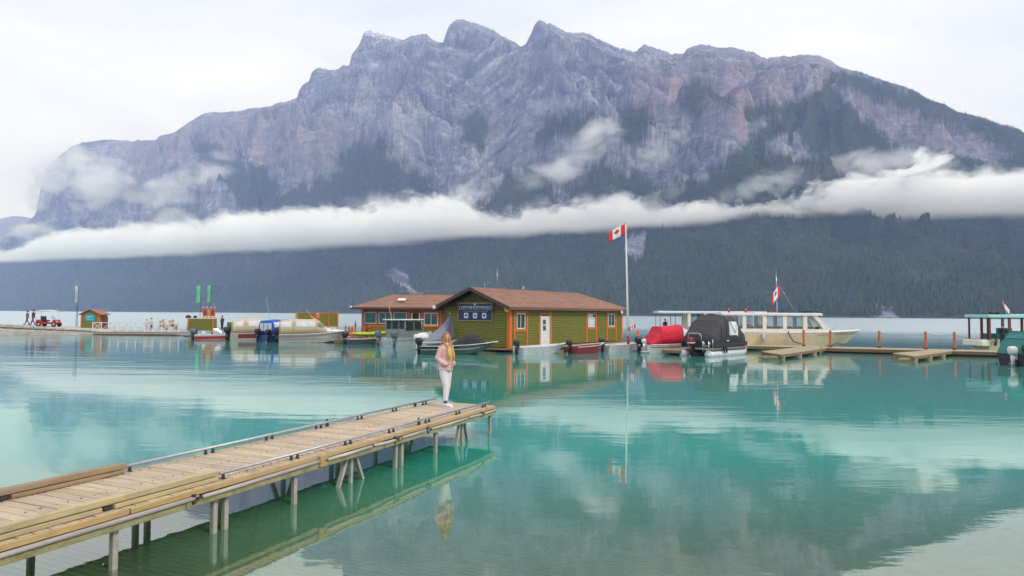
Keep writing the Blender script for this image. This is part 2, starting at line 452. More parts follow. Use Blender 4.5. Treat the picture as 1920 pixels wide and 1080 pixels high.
# ---- base colours of the rock
def lerp(a, b, t): return a[None, None, :]*(1-t[..., None]) + b[None, None, :]*t[..., None] if a.ndim == 1 else a*(1-t[..., None]) + b[None, None, :]*t[..., None]
c_rock = np.array((.165, .180, .240)); c_pale = np.array((.44, .45, .52)); c_dark = np.array((.050, .060, .095))
c_pink = np.array((.26, .20, .235)); c_for = np.array((.026, .046, .022)); c_orng = np.array((.36, .26, .21)); c_soil = np.array((.17, .125, .09))
st = fbm(X/500, Z/16, 4, 120)                      # strata
sk = tri(lambda q: ridged((X+q+wx*.8)/34, Y/260, 4, 140))         # chutes
bl = fbm(X/130, Y/150, 5, 150)
t = np.clip(.48 + lay*1.0 + st*.15 + bl*.40, 0, 1)
Cc = lerp(c_dark, c_rock, np.clip(t*2, 0, 1)); Cc = lerp(Cc, c_pale, np.clip(t*1.7-.85, 0, .8))
Cc = lerp(Cc, c_pale, np.clip((sk-.5)*1.6, 0, .5)*np.clip((T-.2)/.2, 0, 1))
pink = np.clip(np.maximum.reduce([poly([(290, 250), (380, 212), (500, 200), (640, 230), (700, 250), (640, 330), (520, 310), (430, 290), (330, 300), (250, 330), (230, 290)], soft=40),
   poly([(1180, 130), (1290, 95), (1500, 108), (1590, 130), (1560, 170), (1500, 200), (1400, 220), (1390, 280), (1340, 230), (1260, 240), (1180, 190)], soft=40)*.9,
   poly([(1590, 160), (1700, 200), (1900, 290), (1750, 300), (1600, 230)], soft=30)*.8, poly([(600, 300), (700, 260), (640, 380), (560, 360)], soft=30)*.6]), 0, 1)
Cc = lerp(Cc, c_pink, np.clip(pink*(.5+bl*.6), 0, .65))
og = np.maximum.reduce([poly([(1385, 190), (1398, 190), (1400, 240), (1402, 268), (1392, 262), (1384, 225)], soft=6, nz=4), poly([(1250, 150), (1290, 140), (1262, 190), (1240, 200)], soft=8, nz=5),
   poly([(1545, 140), (1560, 135), (1530, 185), (1520, 190)], soft=6, nz=4), poly([(255, 290), (300, 285), (300, 320), (262, 325)], soft=8, nz=4)*.7])
Cc = lerp(Cc, c_orng, og*.5*np.clip(.7+bl, 0, 1))
shr = np.clip(1-(Z-1)/8, 0, 1)*(T < .05)
Cc = lerp(Cc, c_pale*.8, shr*(.5+.5*np.clip(fbm(X/30, Y/30, 3, 8)*2, -1, 1)))
Cc = lerp(Cc, c_for, F*.92)
snow = poly([(676, 58), (690, 56), (715, 60), (752, 74), (748, 80), (720, 82), (690, 68)], soft=3, nz=3)*np.clip(.35+fbm(X/25, Z/9, 4, 77)*2.2, 0, 1)*(T > .9)
Cc = lerp(Cc, np.array((.8, .82, .85)), snow)

b = NB('mountain_rock_and_forest')
at = b.n('ShaderNodeAttribute', attribute_name='tint').outputs['Color']
ob = b.n('ShaderNodeTexCoord').outputs['Object']
n1 = b.noise(b.mapping(ob, (.035, .02, .09), (0, 0, .42)), 1, 9, .72, .6)
n2 = b.noise(b.mapping(ob, (.012, .012, .012)), 1, 8, .65)
c = b.mix(1.0, at, b.n('ShaderNodeCombineColor', {0: b.clampmap(n1, .3, .7, .55, 1.45), 1: b.clampmap(n1, .3, .7, .55, 1.42), 2: b.clampmap(n1, .3, .7, .57, 1.40)}).outputs[0], 'MULTIPLY')
c = b.mix(b.clampmap(n2, .45, .7, 0, .35), c, b.mix(.5, c, (.05, .05, .06, 1)))
bmp = b.n('ShaderNodeBump', {'Strength': .8, 'Distance': 7.0, 'Height': n1}).outputs[0]
p = b.n('ShaderNodeBsdfPrincipled', {'Base Color': c, 'Roughness': .95, 'Specular IOR Level': .1, 'Normal': bmp})
b.t.links.new(p.outputs[0], b.out.inputs[0])
mt = grid_object('mountain', X, Y, Z, b.m, {'tint': Cc})
mt['kind'] = 'structure'

# farther blue hill beyond the left end
xs = np.linspace(-8400, -3600, 140); ys = np.linspace(5400, 7900, 50)
X2, Y2 = np.meshgrid(xs, ys)
rh = 6700.0
prof = np.interp(X2[0], [-8400, -7200, -5900, -5200, -4900, -4500, -4100, -3600], [300, 500, 760, 880, 960, 880, 600, 300])
Z2 = prof[None, :]*np.clip(1-np.abs(Y2-rh)/1300, -.02, 1) + fbm(X2/700, Y2/700, 5, 33)*90*np.clip(1-np.abs(Y2-rh)/1300, 0, 1)
fh = grid_object('distant_hill', X2, Y2, Z2-5, M('distant_rock', (.16, .16, .17, 1), .95, scale=.002), None)
fh['kind'] = 'structure'

# ------------------------------------------------------------------ forest on the slopes (a mass nobody could count)
def tree_mesh(name, h, r, seed):
    rnd = random.Random(seed); m = MB()
    m.tube([(0, 0, -1), (0, 0, h*.5)], [r*.12, r*.07], 4, cap=False)
    tiers = 5
    for k in range(tiers):
        z0 = h*(.10+.17*k); z1 = min(h, z0+h*.34); rr = r*(1-k/tiers*.86)
        n = 7; vs = []
        for i in range(n):
            a = 2*PI*i/n+k; q = rr*(.7+.5*rnd.random()); vs.append((q*math.cos(a), q*math.sin(a), z0+rnd.uniform(-.03, .03)*h))
        vs.append((rnd.uniform(-.05, .05)*r, rnd.uniform(-.05, .05)*r, z1))
        m.add(vs, [(i, (i+1) % n, n) for i in range(n)])
    return m.mesh(name, None)
b = NB('conifer_foliage')
rnd_ = b.n('ShaderNodeObjectInfo').outputs['Random']
pos = b.n('ShaderNodeNewGeometry').outputs['Position']
pn = b.noise(b.mapping(pos, (.006, .006, .006)), 1, 4, .6)
c = b.mix(rnd_, (.016, .040, .016, 1), (.070, .115, .035, 1))
c = b.mix(b.clampmap(pn, .5, .7, 0, .6), c, (.075, .090, .035, 1))
p = b.n('ShaderNodeBsdfPrincipled', {'Base Color': c, 'Roughness': .9, 'Specular IOR Level': .15})
b.t.links.new(p.outputs[0], b.out.inputs[0])
fol = b.m
hidden = bpy.data.collections.new('tree_kinds')
protos = []
for k in range(3):
    me = tree_mesh('conifer', 20, [3.4, 2.7, 3.9][k], k)
    me.materials.clear(); me.materials.append(fol)
    o = bpy.data.objects.new('conifer', me); protos.append(o)
    hidden.objects.link(o)
rs = np.random.RandomState(3)
# candidate points: sample terrain cells by true area
cellA = np.zeros_like(Z)
dT = np.gradient(RD, axis=0); dX = np.gradient(X, axis=1)
cellA = np.abs(dT*dX)
vis = (qx > -140) & (qx < 2060) & (T < 1.01) & (Z > 2.0)
lam = cellA*F*vis*(F > .3)
spacing = np.clip((RD/1000)**1.6*17, 14, 150)        # thinner with distance
lam = lam/spacing
lam *= np.clip(.75+fbm(X/90, Y/90, 4, 200)*1.6, .15, 1.5)
cnt = rs.poisson(np.clip(lam, 0, 6))
ii, jj = np.nonzero(cnt)
rep = cnt[ii, jj]; ii = np.repeat(ii, rep); jj = np.repeat(jj, rep)
u = rs.rand(len(ii)); v = rs.rand(len(ii))
i1 = np.minimum(ii+1, NR-1); j1 = np.minimum(jj+1, NC-1)
def bil(A): return (A[ii, jj]*(1-u)*(1-v)+A[i1, jj]*u*(1-v)+A[ii, j1]*(1-u)*v+A[i1, j1]*u*v)
pts = np.stack([bil(X), bil(Y), bil(Z)-.6], 1).astype(np.float32)
print('forest trees', len(pts))
scl = (.30+.42*rs.rand(len(pts))**1.5)*np.clip(1.12-pts[:, 2]/1500, .5, 1.1)*np.clip(.9+ (pts[:, 1]/1000-1)*.22, .85, 1.35)
me = bpy.data.meshes.new('forest'); me.vertices.add(len(pts)); me.vertices.foreach_set('co', pts.ravel()); me.update()
a = me.attributes.new('s', 'FLOAT', 'POINT'); a.data.foreach_set('value', scl.astype(np.float32))
a = me.attributes.new('r', 'FLOAT', 'POINT'); a.data.foreach_set('value', (rs.rand(len(pts))*6.28).astype(np.float32))
me.materials.append(fol)
forest = bpy.data.objects.new('forest', me); COL.objects.link(forest)
tag(forest, kind='stuff')
ng = bpy.data.node_groups.new('forest_scatter', 'GeometryNodeTree')
ng.interface.new_socket('Geometry', in_out='INPUT', socket_type='NodeSocketGeometry')
ng.interface.new_socket('Geometry', in_out='OUTPUT', socket_type='NodeSocketGeometry')
gi = ng.nodes.new('NodeGroupInput'); go = ng.nodes.new('NodeGroupOutput')
m2p = ng.nodes.new('GeometryNodeMeshToPoints')
iop = ng.nodes.new('GeometryNodeInstanceOnPoints'); iop.inputs['Pick Instance'].default_value = True
ci = ng.nodes.new('GeometryNodeCollectionInfo'); ci.inputs[0].default_value = hidden; ci.inputs['Separate Children'].default_value = True
na = ng.nodes.new('GeometryNodeInputNamedAttribute'); na.data_type = 'FLOAT'; na.inputs[0].default_value = 's'
nr = ng.nodes.new('GeometryNodeInputNamedAttribute'); nr.data_type = 'FLOAT'; nr.inputs[0].default_value = 'r'
cxyz = ng.nodes.new('ShaderNodeCombineXYZ')
gl = ng.links.new
gl(gi.outputs[0], m2p.inputs[0]); gl(m2p.outputs[0], iop.inputs['Points']); gl(ci.outputs[0], iop.inputs['Instance'])
gl(na.outputs[0], iop.inputs['Scale']); gl(nr.outputs[0], cxyz.inputs[2]); gl(cxyz.outputs[0], iop.inputs['Rotation']); gl(iop.outputs[0], go.inputs[0])
md = forest.modifiers.new('scatter', 'NODES'); md.node_group = ng

# ------------------------------------------------------------------ lake water
b = NB('lake_water')
pos = b.n('ShaderNodeNewGeometry').outputs['Position']
sep = b.n('ShaderNodeSeparateXYZ', {0: pos})
dist = b.n('ShaderNodeVectorMath', {0: pos}, operation='LENGTH').outputs['Value']
py_ = sep.outputs[1]; px_ = sep.outputs[0]
# ripples: long low ones across the lake, finer in breezy patches
w1_ = b.noise(b.mapping(pos, (.55, 1.5, 1)), 1, 4, .55, .3)
w2_ = b.noise(b.mapping(pos, (2.6, 7.0, 1), (0, 0, .12)), 1, 3, .5)
w3_ = b.noise(b.mapping(pos, (.11, .42, 1), (0, 0, -.06)), 1, 3, .5)
patch = b.clampmap(b.noise(b.mapping(pos, (.05, .12, 1)), 1, 4, .55), .42, .62, .25, 1.0, True)
farr = b.clampmap(dist, 12, 60, .0, 1.0, True)
farr2 = b.clampmap(dist, 62, 120, .0, 1.0, True)
h = b.math('ADD', b.math('MULTIPLY', w1_, .010), b.math('MULTIPLY', b.math('MULTIPLY', w2_, .0034), patch))
h = b.math('ADD', h, b.math('MULTIPLY', w3_, .035))
amp = b.math('ADD', b.math('ADD', .24, b.math('MULTIPLY', farr, .40)), b.math('MULTIPLY', farr2, 13.0))
h = b.math('MULTIPLY', h, amp)
bmp = b.n('ShaderNodeBump', {'Strength': 1.0, 'Distance': 1.0, 'Height': h}).outputs[0]
fr = b.n('ShaderNodeFresnel', {'IOR': 1.33, 'Normal': bmp}).outputs[0]
fac = b.math('MINIMUM', b.math('MULTIPLY_ADD', fr, .74, .22), .93)
gl_ = b.n('ShaderNodeBsdfGlossy', {'Color': (.98, 1, 1, 1), 'Roughness': b.clampmap(dist, 60, 150, .015, .34), 'Normal': bmp})
# suspended silt: the water body hides the bed as the lake gets deeper
deep = b.clampmap(py_, 5.5, 14.0, .05, 1.0, False)
deep = b.math('MINIMUM', deep, 1.0)
body = b.mix(b.clampmap(py_, 5.5, 12.5), (.26, .42, .20, 1), (.035, .34, .25, 1))
body = b.mix(b.clampmap(py_, 35, 90), body, (.06, .23, .28, 1))
body = b.mix(b.clampmap(py_, 16, 34, 0, .6), body, (.085, .22, .21, 1))
dif = b.n('ShaderNodeBsdfDiffuse', {'Color': body})
tra = b.n('ShaderNodeBsdfTransparent', {'Color': (.74, .93, .72, 1)})
under = b.n('ShaderNodeMixShader', {0: deep, 1: tra.outputs[0], 2: dif.outputs[0]})
ms = b.n('ShaderNodeMixShader', {0: fac, 1: under.outputs[0], 2: gl_.outputs[0]})
b.t.links.new(ms.outputs[0], b.out.inputs[0])
m = MB()
ys_ = [-30, 0, 10, 20, 40, 80, 160, 400, 1000, 2500, 5000, 8150]
xs_ = [-8450, -4000, -1500, -300, -60, 0, 60, 300, 1500, 4000, 8450]
vv = [(x, y, 0) for y in ys_ for x in xs_]; nx = len(xs_)
m.add(vv, [(j*nx+i, j*nx+i+1, (j+1)*nx+i+1, (j+1)*nx+i) for j in range(len(ys_)-1) for i in range(nx-1)])
lake = m.build('lake_water', b.m, fix=False); lake['kind'] = 'structure'
# ================================================================== FOREGROUND PIER, RAMP AND LAKE BED
def wood(name, c0, c1, scale=3.0, knots=.35, rough=.8, alg=0.0, perobj=.25):
    b = NB(name)
    tc = b.n('ShaderNodeTexCoord').outputs['Object']
    rnd = b.n('ShaderNodeObjectInfo').outputs['Random']
    off = b.n('ShaderNodeVectorMath', {0: tc, 1: b.n('ShaderNodeCombineXYZ', {0: b.math('MULTIPLY', rnd, 37.0), 1: b.math('MULTIPLY', rnd, 91.0), 2: b.math('MULTIPLY', rnd, 13.0)}).outputs[0]}, operation='ADD').outputs[0]
    return b, off, rnd, c0, c1, scale, knots, rough, alg, perobj
def wood_mat(name, c0, c1, axis='X', scale=3.0, knots=.35, rough=.8, alg=0.0, perobj=.25):
    if name in _mats: return _mats[name]
    b, off, rnd, c0, c1, scale, knots, rough, alg, perobj = wood(name, c0, c1, scale, knots, rough, alg, perobj)
    st = {'X': (.6, 9, 9), 'Y': (9, .6, 9), 'Z': (9, 9, .6)}[axis]
    g = b.noise(b.mapping(off, st), scale, 6, .65, .6)
    g2 = b.noise(b.mapping(off, tuple(x*3.5 for x in st)), scale, 4, .7)
    c = b.mix(b.clampmap(g, .3, .7), c0, c1)
    c = b.mix(b.clampmap(g2, .52, .75, 0, .55), c, tuple(x*.35 for x in c0[:3]) + (1,))
    k = b.noise(off, 2.3, 4, .6)
    c = b.mix(b.clampmap(k, .54, .70, 0, knots), c, (.17, .14, .11, 1)); c = b.mix(b.clampmap(b.noise(off, .8, 5, .6), .48, .66, 0, .45), c, b.mix(.5, c, (.33, .31, .28, 1)))
    c = b.mix(b.math('MULTIPLY', rnd, perobj), c, tuple(x*.45 for x in c1[:3]) + (1,))
    if alg:
        a = b.noise(off, 5, 5, .7)
        c = b.mix(b.clampmap(a, .45, .65, 0, alg), c, (.13, .15, .05, 1))
    h = b.math('ADD', g2, g)
    bp = b.n('ShaderNodeBump', {'Strength': .5, 'Distance': .004, 'Height': h}).outputs[0]
    p = b.n('ShaderNodeBsdfPrincipled', {'Base Color': c, 'Roughness': rough, 'Specular IOR Level': .25, 'Normal': bp})
    b.t.links.new(p.outputs[0], b.out.inputs[0])
    _mats[name] = b.m
    return b.m
PLANK = wood_mat('weathered_plank', (.50, .37, .245, 1), (.70, .565, .41, 1), 'Y', 3, .35, perobj=.5)
TIMBER = wood_mat('kerb_timber', (.46, .36, .19, 1), (.62, .50, .29, 1), 'X', 2.2, .3, perobj=.2)
TIMBER_D = wood_mat('kerb_timber_brown', (.27, .19, .11, 1), (.40, .29, .18, 1), 'X', 2.2, .3, perobj=.2)
FASCIA = wood_mat('fascia_board', (.48, .31, .13, 1), (.62, .44, .22, 1), 'X', 2.2, .4, perobj=.2)
STRINGER = wood_mat('algae_stringer', (.34, .30, .15, 1), (.46, .40, .22, 1), 'X', 2.2, .35, alg=.6)
PILE = wood_mat('piling_grey', (.40, .38, .33, 1), (.56, .53, .47, 1), 'Z', 2.2, .3, alg=.25)
STEEL = M('galvanised_pipe', (.42, .43, .45, 1), .42, .6, .1, 9)
DARKM = M('dark_bracket', (.035, .032, .03, 1), .6, 0, .1)
FPIPE = M('grey_fender_pipe', (.50, .45, .42, 1), .6, 0, .18, 3, .2, stretch=(.4, 3, 3), dirt=.5)
DZ = .62
E_ = W(925, 760, DZ); N_ = W(0, 1018, DZ)
dirv = (E_-N_).normalized(); PR = math.atan2(dirv.y, dirv.x)
PL = (E_-N_).length + 3.6; PW = 1.55
pier = thing('pier', 'long narrow pier of weathered planks in the foreground, on grey pilings', 'pier', (E_.x, E_.y, 0), PR)
def loc_pier(p):                                  # world -> pier coordinates (x runs back from the end)
    d = Vector((p.x-E_.x, p.y-E_.y, 0)); return Vector((d.dot(dirv), d.dot(Vector((-dirv.y, dirv.x, 0))), p.z))
rnd = random.Random(4)
pm = []
for k in range(5):
    m = MB(); n = 4; w = .138+rnd.uniform(-.003, .003)
    m.box((0, PW/2+rnd.uniform(-.006, .006), 0), (w, PW+.03+rnd.uniform(-.015, .015), .038))
    pm.append(m.mesh('plank', PLANK))
x = -.08; k = 0
while x > -PL:
    o = bpy.data.objects.new('plank', pm[rnd.randrange(5)]); COL.objects.link(o); o.parent = pier
    o.location = (x, rnd.uniform(-.006, .006), DZ-.019+rnd.uniform(-.003, .003)); o.rotation_euler = (rnd.uniform(-.002, .002), 0, rnd.uniform(-.004, .004))
    if k < 90:
        bv = o.modifiers.new('bevel', 'BEVEL'); bv.width = .004; bv.segments = 1
    x -= .150; k += 1
nl = MB(); rn = random.Random(12); x = -.08
while x > -PL:
    for y in (.13, .16, PW/2, PW-.14):
        nl.box((x+rn.uniform(-.02, .02), y+rn.uniform(-.01, .01), DZ+.002), (.014, .014, .006))
    x -= .150
o = nl.build('nail_heads', M('rusty_nail', (.06, .035, .025, 1), .7), pier); o['kind'] = 'stuff'
for y in (.10, PW/2, PW-.10): MB().box((-PL/2, y, DZ-.038-.055), (PL-.1, .05, .11)).build('joist', STRINGER, pier)
def px_x(px, py, z, y0=0.0):
    return loc_pier(W(px, py, z)).x
# side faces: upper board, fender pipe below it, lower stringer
def side(y, sgn):
    cuts = [0, -2.95, -6.0, -9.1, -PL]
    for a, b2 in zip(cuts[:-1], cuts[1:]):
        MB().box(((a+b2)/2, y+sgn*.030, DZ-.036), (a-b2-.02, .045, .062)).build('side_board', FASCIA, pier, bevel=.006)
    cuts = [0, -1.35, -3.05, -3.9, -4.75, -6.0, -8.2, -PL]
    for i, (a, b2) in enumerate(zip(cuts[:-1], cuts[1:])):
        dz = rnd.uniform(-.008, .008)
        MB().tube([(a-.03, y+sgn*.066, DZ-.098+dz), ((a+b2)/2, y+sgn*.068, DZ-.103+dz), (b2+.03, y+sgn*.066, DZ-.098-dz)], .027, 12).build('fender_pipe', FPIPE, pier)
        MB().tube([(a-.028, y+sgn*.066, DZ-.098+dz), (a-.0255, y+sgn*.066, DZ-.098+dz)], .022, 12).build('pipe_mouth', DARKM, pier)
    cuts = [0, -2.2, -4.4, -6.0, -8.4, -PL]
    for a, b2 in zip(cuts[:-1], cuts[1:]):
        MB().box(((a+b2)/2, y+sgn*.040, DZ-.160), (a-b2-.015, .05, .068)).build('stringer', STRINGER, pier, bevel=.006)
    for xx in (-.75, -3.0, -4.1, -6.02, -8.3):
        m = MB(); m.box((xx, y+sgn*.06, DZ-.10), (.04, .05, .11)); m.box((xx+.05, y+sgn*.100, DZ-.09), (.08, .02, .03)); m.build('cleat', DARKM, pier)
side(0, -1); side(PW, 1)
MB().box((.02, PW/2, DZ-.085), (.04, PW+.1, .12)).build('end_board', FASCIA, pier, bevel=.006)
m = MB(); m.box((-6.02, -.085, DZ-.09), (.14, .05, .17)); m.build('joint_post', FASCIA, pier, bevel=.01)
# raised timber kerbs on the near half
kr = px_x(418, 902, DZ); kl = loc_pier(W(229, 886, DZ)).x
def kerb(y, x1, mat):
    MB().box(((x1-PL)/2, y, DZ+.098), (PL+x1, .085, .072)).build('kerb_timber', mat, pier, bevel=.012)
    x = x1-.02; i = 0
    while x > -PL:
        ln = min(1.5+.5*(i % 2), x+PL)
        if ln < .2: break
        MB().box((x-ln/2+.06, y, DZ+.030), (ln-.14, .105, .048)).build('kerb_base', mat, pier, bevel=.008)
        MB().box((x-ln+.065, y, DZ+.028), (.09, .06, .044)).build('spacer_block', DARKM, pier)
        x -= ln; i += 1
kerb(.09, kr, TIMBER); kerb(PW-.08, kl, TIMBER_D)
# low galvanised tube rails on the far half
def rail(y, x0, step0):
    m = MB(); m.tube([(x0, y, DZ+.080), (-.05, y, DZ+.080)], .022, 10); m.build('tube_rail', STEEL, pier)
    x = x0+.06; first = True
    while x < -.1:
        for d in (0, .13) if not first else (0,):
            mm = MB(); mm.box((x+d, y, DZ+.03), (.030, .025, .065)); mm.box((x+d, y, DZ+.005), (.045, .06, .010)); mm.build('rail_bracket', DARKM, pier)
        x += 1.22; first = False
rail(.07, kr+.02, 0); rail(PW-.07, kl+.02, 0)
for y, xx in ((.07, -3.1), (PW-.07, -4.0)):
    m = MB(); m.box((xx, y, DZ+.045), (.05, .04, .09)); m.tube([(xx-.03, y, DZ+.105), (xx+.04, y+.02, DZ+.13)], .014, 6); m.build('rail_coupling', DARKM, pier)
m = MB(); m.ell((-1.02, PW-.1, DZ+.05), (.035, .035, .045), 8, 6); m.build('bollard_cap', DARKM, pier)
# pilings: (pixel x, pixel y where each meets the water)
def pile_x(px):
    lo, hi = -PL, 0.0
    for _ in range(30):
        mid = (lo+hi)/2; p = E_+dirv*mid+Vector((-dirv.y, dirv.x, 0))*.04
        if float(proj(p.x, p.y, 0.0)[0]) < px: lo = mid
        else: hi = mid
    return (lo+hi)/2
def piling(px, py, y=None, w=.085):
    c = loc_pier(W(px, py, 0)); yy = c.y if y is None else y
    m = MB(); m.box((c.x, yy, -1.2+DZ/2-.1), (w, w, 2.4+DZ)); return m.build('piling', PILE, pier, bevel=.008)
for px, py in ((212, 1043), (400, 975), (421, 968), (551, 924), (741, 866), (752, 863), (816, 842), (918, 811)):
    c = Vector((pile_x(px), 0, 0)); m = MB(); m.box((c.x, .04, -1.2+DZ/2-.1), (.066, .066, 2.4+DZ)); m.build('piling', PILE, pier, bevel=.008)
    m = MB(); m.box((c.x+.02, PW-.1, -1.2+DZ/2-.1), (.066, .066, 2.4+DZ)); m.build('piling', PILE, pier, bevel=.008)
    MB().box((c.x, PW/2, DZ-.185), (.10, PW-.15, .08)).build('cross_beam', STRINGER, pier)
for px, py, s in ((660, 886, 1.0), (868, 826, .8)):
    c = Vector((pile_x(px), 0, 0))
    for yy in (.07, PW-.1):
        m = MB(); m.box((c.x, yy, -1.2+DZ/2-.1), (.06, .06, 2.4+DZ)); m.build('piling', PILE, pier, bevel=.008)
        for sg in (-1, 1):
            m = MB(); m.bar((c.x+sg*.10, yy, DZ-.18), (c.x+sg*(.10+.75*s), yy, DZ-.18-1.6), .062, .05); m.build('brace', PILE, pier)
    MB().box((c.x, PW/2, DZ-.185), (.10, PW-.15, .08)).build('cross_beam', STRINGER, pier)

# ---- concrete launching ramp under the water, ribbed across
b = NB('wet_ribbed_concrete')
tc_ = b.n('ShaderNodeTexCoord').outputs['Object']
n1 = b.noise(tc_, 1.1, 7, .65); n2 = b.noise(tc_, .35, 4, .6)
c = b.mix(b.clampmap(n1, .3, .7), (.55, .56, .34, 1), (.72, .74, .48, 1)); c = b.mix(b.clampmap(n2, .45, .65, 0, .6), c, (.20, .22, .10, 1))
p = b.n('ShaderNodeBsdfPrincipled', {'Base Color': c, 'Roughness': .9}); b.t.links.new(p.outputs[0], b.out.inputs[0])
RAMP_M = b.m
r0 = W(1462, 1080, -.75); r1 = W(1443, 880, -1.45)
up = Vector((-dirv.y, dirv.x, 0))
def bed_z(p):                                      # ramp falls away along the pier direction
    s = Vector((p.x, p.y, 0)).dot(dirv); return -.42-.125*(s-4.0)
def edge_w(s):                                     # distance of the right ramp edge from the pier line
    t0 = Vector((r0.x, r0.y, 0)); return 0
m = MB(); vs = []; n = 0
ed = (Vector((r1.x, r1.y, 0))-Vector((r0.x, r0.y, 0))); 
s0 = r0.x*dirv.x+r0.y*dirv.y; s1 = r1.x*dirv.x+r1.y*dirv.y; c0 = r0.x*up.x+r0.y*up.y; c1 = r1.x*up.x+r1.y*up.y
pitch = .17; s = -2.0
prof = [(0, 0), (.5, 0), (.6, -.05), (.9, -.05)]
while s < 18:
    for f, dz in prof:
        q = s+f*pitch; ce = c0+(c1-c0)*(q-s0)/(s1-s0)
        z = -.42-.125*(q-4.0)+dz
        a = dirv*q+up*ce; b2 = dirv*q+up*(ce+13)
        vs += [(a.x, a.y, z), (b2.x, b2.y, z)]; n += 1
    s += pitch
m.add(vs, [(2*i, 2*i+1, 2*i+3, 2*i+2) for i in range(n-1)])
ramp = m.build('launching_ramp', RAMP_M, fix=False); ramp['kind'] = 'structure'
ramp.data.materials.append(M('groove_shade', (.085, .11, .035, 1), .95, 0, .4, 2))  # shade of the grooves put into a darker green so the ribs show
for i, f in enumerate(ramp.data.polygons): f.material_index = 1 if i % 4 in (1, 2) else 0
m = MB()
for i in range(30):
    q0 = -2+i*.667; q1 = q0+.66
    for q, qq in ((q0, q1),):
        ce = c0+(c1-c0)*(q-s0)/(s1-s0); ce1 = c0+(c1-c0)*(qq-s0)/(s1-s0)
        a = dirv*q+up*(ce-.05); b2 = dirv*qq+up*(ce1-.05)
        m.bar((a.x, a.y, -.42-.125*(q-4)-.05), (b2.x, b2.y, -.42-.125*(qq-4)-.05), .10, .14)
m.build('ramp_edge_beam', M('edge_concrete', (.33, .33, .24, 1), .9, dirt=.4, dirtcol=(.1, .12, .05, 1)), ramp, fix=False)
# ---- lake bed of stones beside it
xs = np.concatenate([np.linspace(-200, -15, 14), np.linspace(-14, 22, 250), np.linspace(23, 200, 14)]); ys = np.concatenate([np.linspace(-2, 24, 210), np.linspace(25, 260, 24)])
XB, YB = np.meshgrid(xs, ys)
sB = XB*dirv.x+YB*dirv.y
ZB = -.50-.125*(sB-4.0) + (ridged(XB/1.1, YB/.8, 4, 17)-.4)*.22 + fbm(XB/.35, YB/.3, 3, 27)*.06
cB = XB*up.x+YB*up.y; ceB = c0+(c1-c0)*(sB-s0)/(s1-s0)
ZB -= np.where(cB > ceB-.15, .35, 0); ZB = np.maximum(ZB, -9+ZB*.02)
bed = grid_object('lake_bed', XB, YB, ZB, M('algae_stones', (.15, .19, .07, 1), .9, var=.5, scale=2.4, bump=.3, dirt=.7, dirtcol=(.03, .045, .02, 1)))
bed['kind'] = 'structure'
m = MB(); rr = random.Random(9)
STN = M('submerged_stone', (.36, .40, .16, 1), .9, var=.35, scale=1.5, dirt=.4, dirtcol=(.05, .07, .03, 1))
for i in range(520):
    q = rr.uniform(2, 15); ce = c0+(c1-c0)*(q-s0)/(s1-s0); cc = ce-.4-abs(rr.gauss(0, 4.5))
    p = dirv*q+up*cc; r = rr.uniform(.12, .5)
    m.ell((p.x, p.y, -.52-.125*(q-4)+r*.05), (r*rr.uniform(.9, 1.9), r, r*rr.uniform(.3, .5)), 8, 5, rot=Euler((0, rr.uniform(-.2, .2), rr.uniform(0, 3))).to_matrix())
st_ = m.build('bed_stones', STN, fix=False); st_['kind'] = 'stuff'
# ================================================================== BOAT PARTS
WHITE = M('white_gelcoat', (.74, .74, .72, 1), .3, 0, .05, 2)
CREAM = M('cream_gelcoat', (.76, .62, .40, 1), .35, 0, .05, 2, dirt=.12)
CREAM2 = M('cream_paint', (.84, .79, .66, 1), .4, 0, .05, 2)
ALU = M('bare_aluminium', (.62, .64, .65, 1), .42, .25, .12, 4, dirt=.2, dirtcol=(.25, .25, .24, 1))
BLACK = M('black_plastic', (.018, .018, .020, 1), .35, 0, .1)
GREYM = M('grey_cowl', (.12, .15, .20, 1), .3, 0, .1)
RED = M('red_gelcoat', (.52, .045, .025, 1), .35, 0, .08)
MAROON = M('maroon_paint', (.22, .03, .035, 1), .4, 0, .08)
CHROME = M('polished_tube', (.65, .66, .68, 1), .2, .9, .03)
BEIGEC = M('beige_canvas', (.60, .45, .30, 1), .85, 0, .08, 5, .1)
BLUEC = M('blue_canvas', (.015, .10, .48, 1), .8, 0, .12, 5, .1)
REDC = M('red_canvas', (.66, .015, .04, 1), .75, 0, .15, 5, .2)
DARKC = M('charcoal_canvas', (.050, .046, .050, 1), .8, 0, .15, 5, .2)
GREYC = M('grey_blue_canvas', (.23, .24, .31, 1), .8, 0, .1, 4, .2)
BLACKC = M('black_canvas', (.028, .026, .032, 1), .8, 0, .2, 5, .3)
TEALC = M('teal_canvas', (.045, .22, .20, 1), .7, 0, .1, 5, .1)
VINYL = M('clear_vinyl', (.68, .72, .74, 1), .18, 0, .12, 3)
ORANGE = M('orange_paint', (.72, .155, .012, 1), .55, 0, .12, 4)
ORANGE2 = M('rust_orange_paint', (.60, .13, .025, 1), .6, 0, .12, 4)
WOODD = wood_mat('dock_deck_wood', (.40, .31, .20, 1), (.55, .45, .31, 1), 'X', 2.5, .3)
WOODB = wood_mat('dock_side_wood', (.20, .13, .055, 1), (.30, .21, .10, 1), 'X', 2.5, .4, alg=.35)
SEATM = M('dark_seat', (.04, .03, .035, 1), .7)
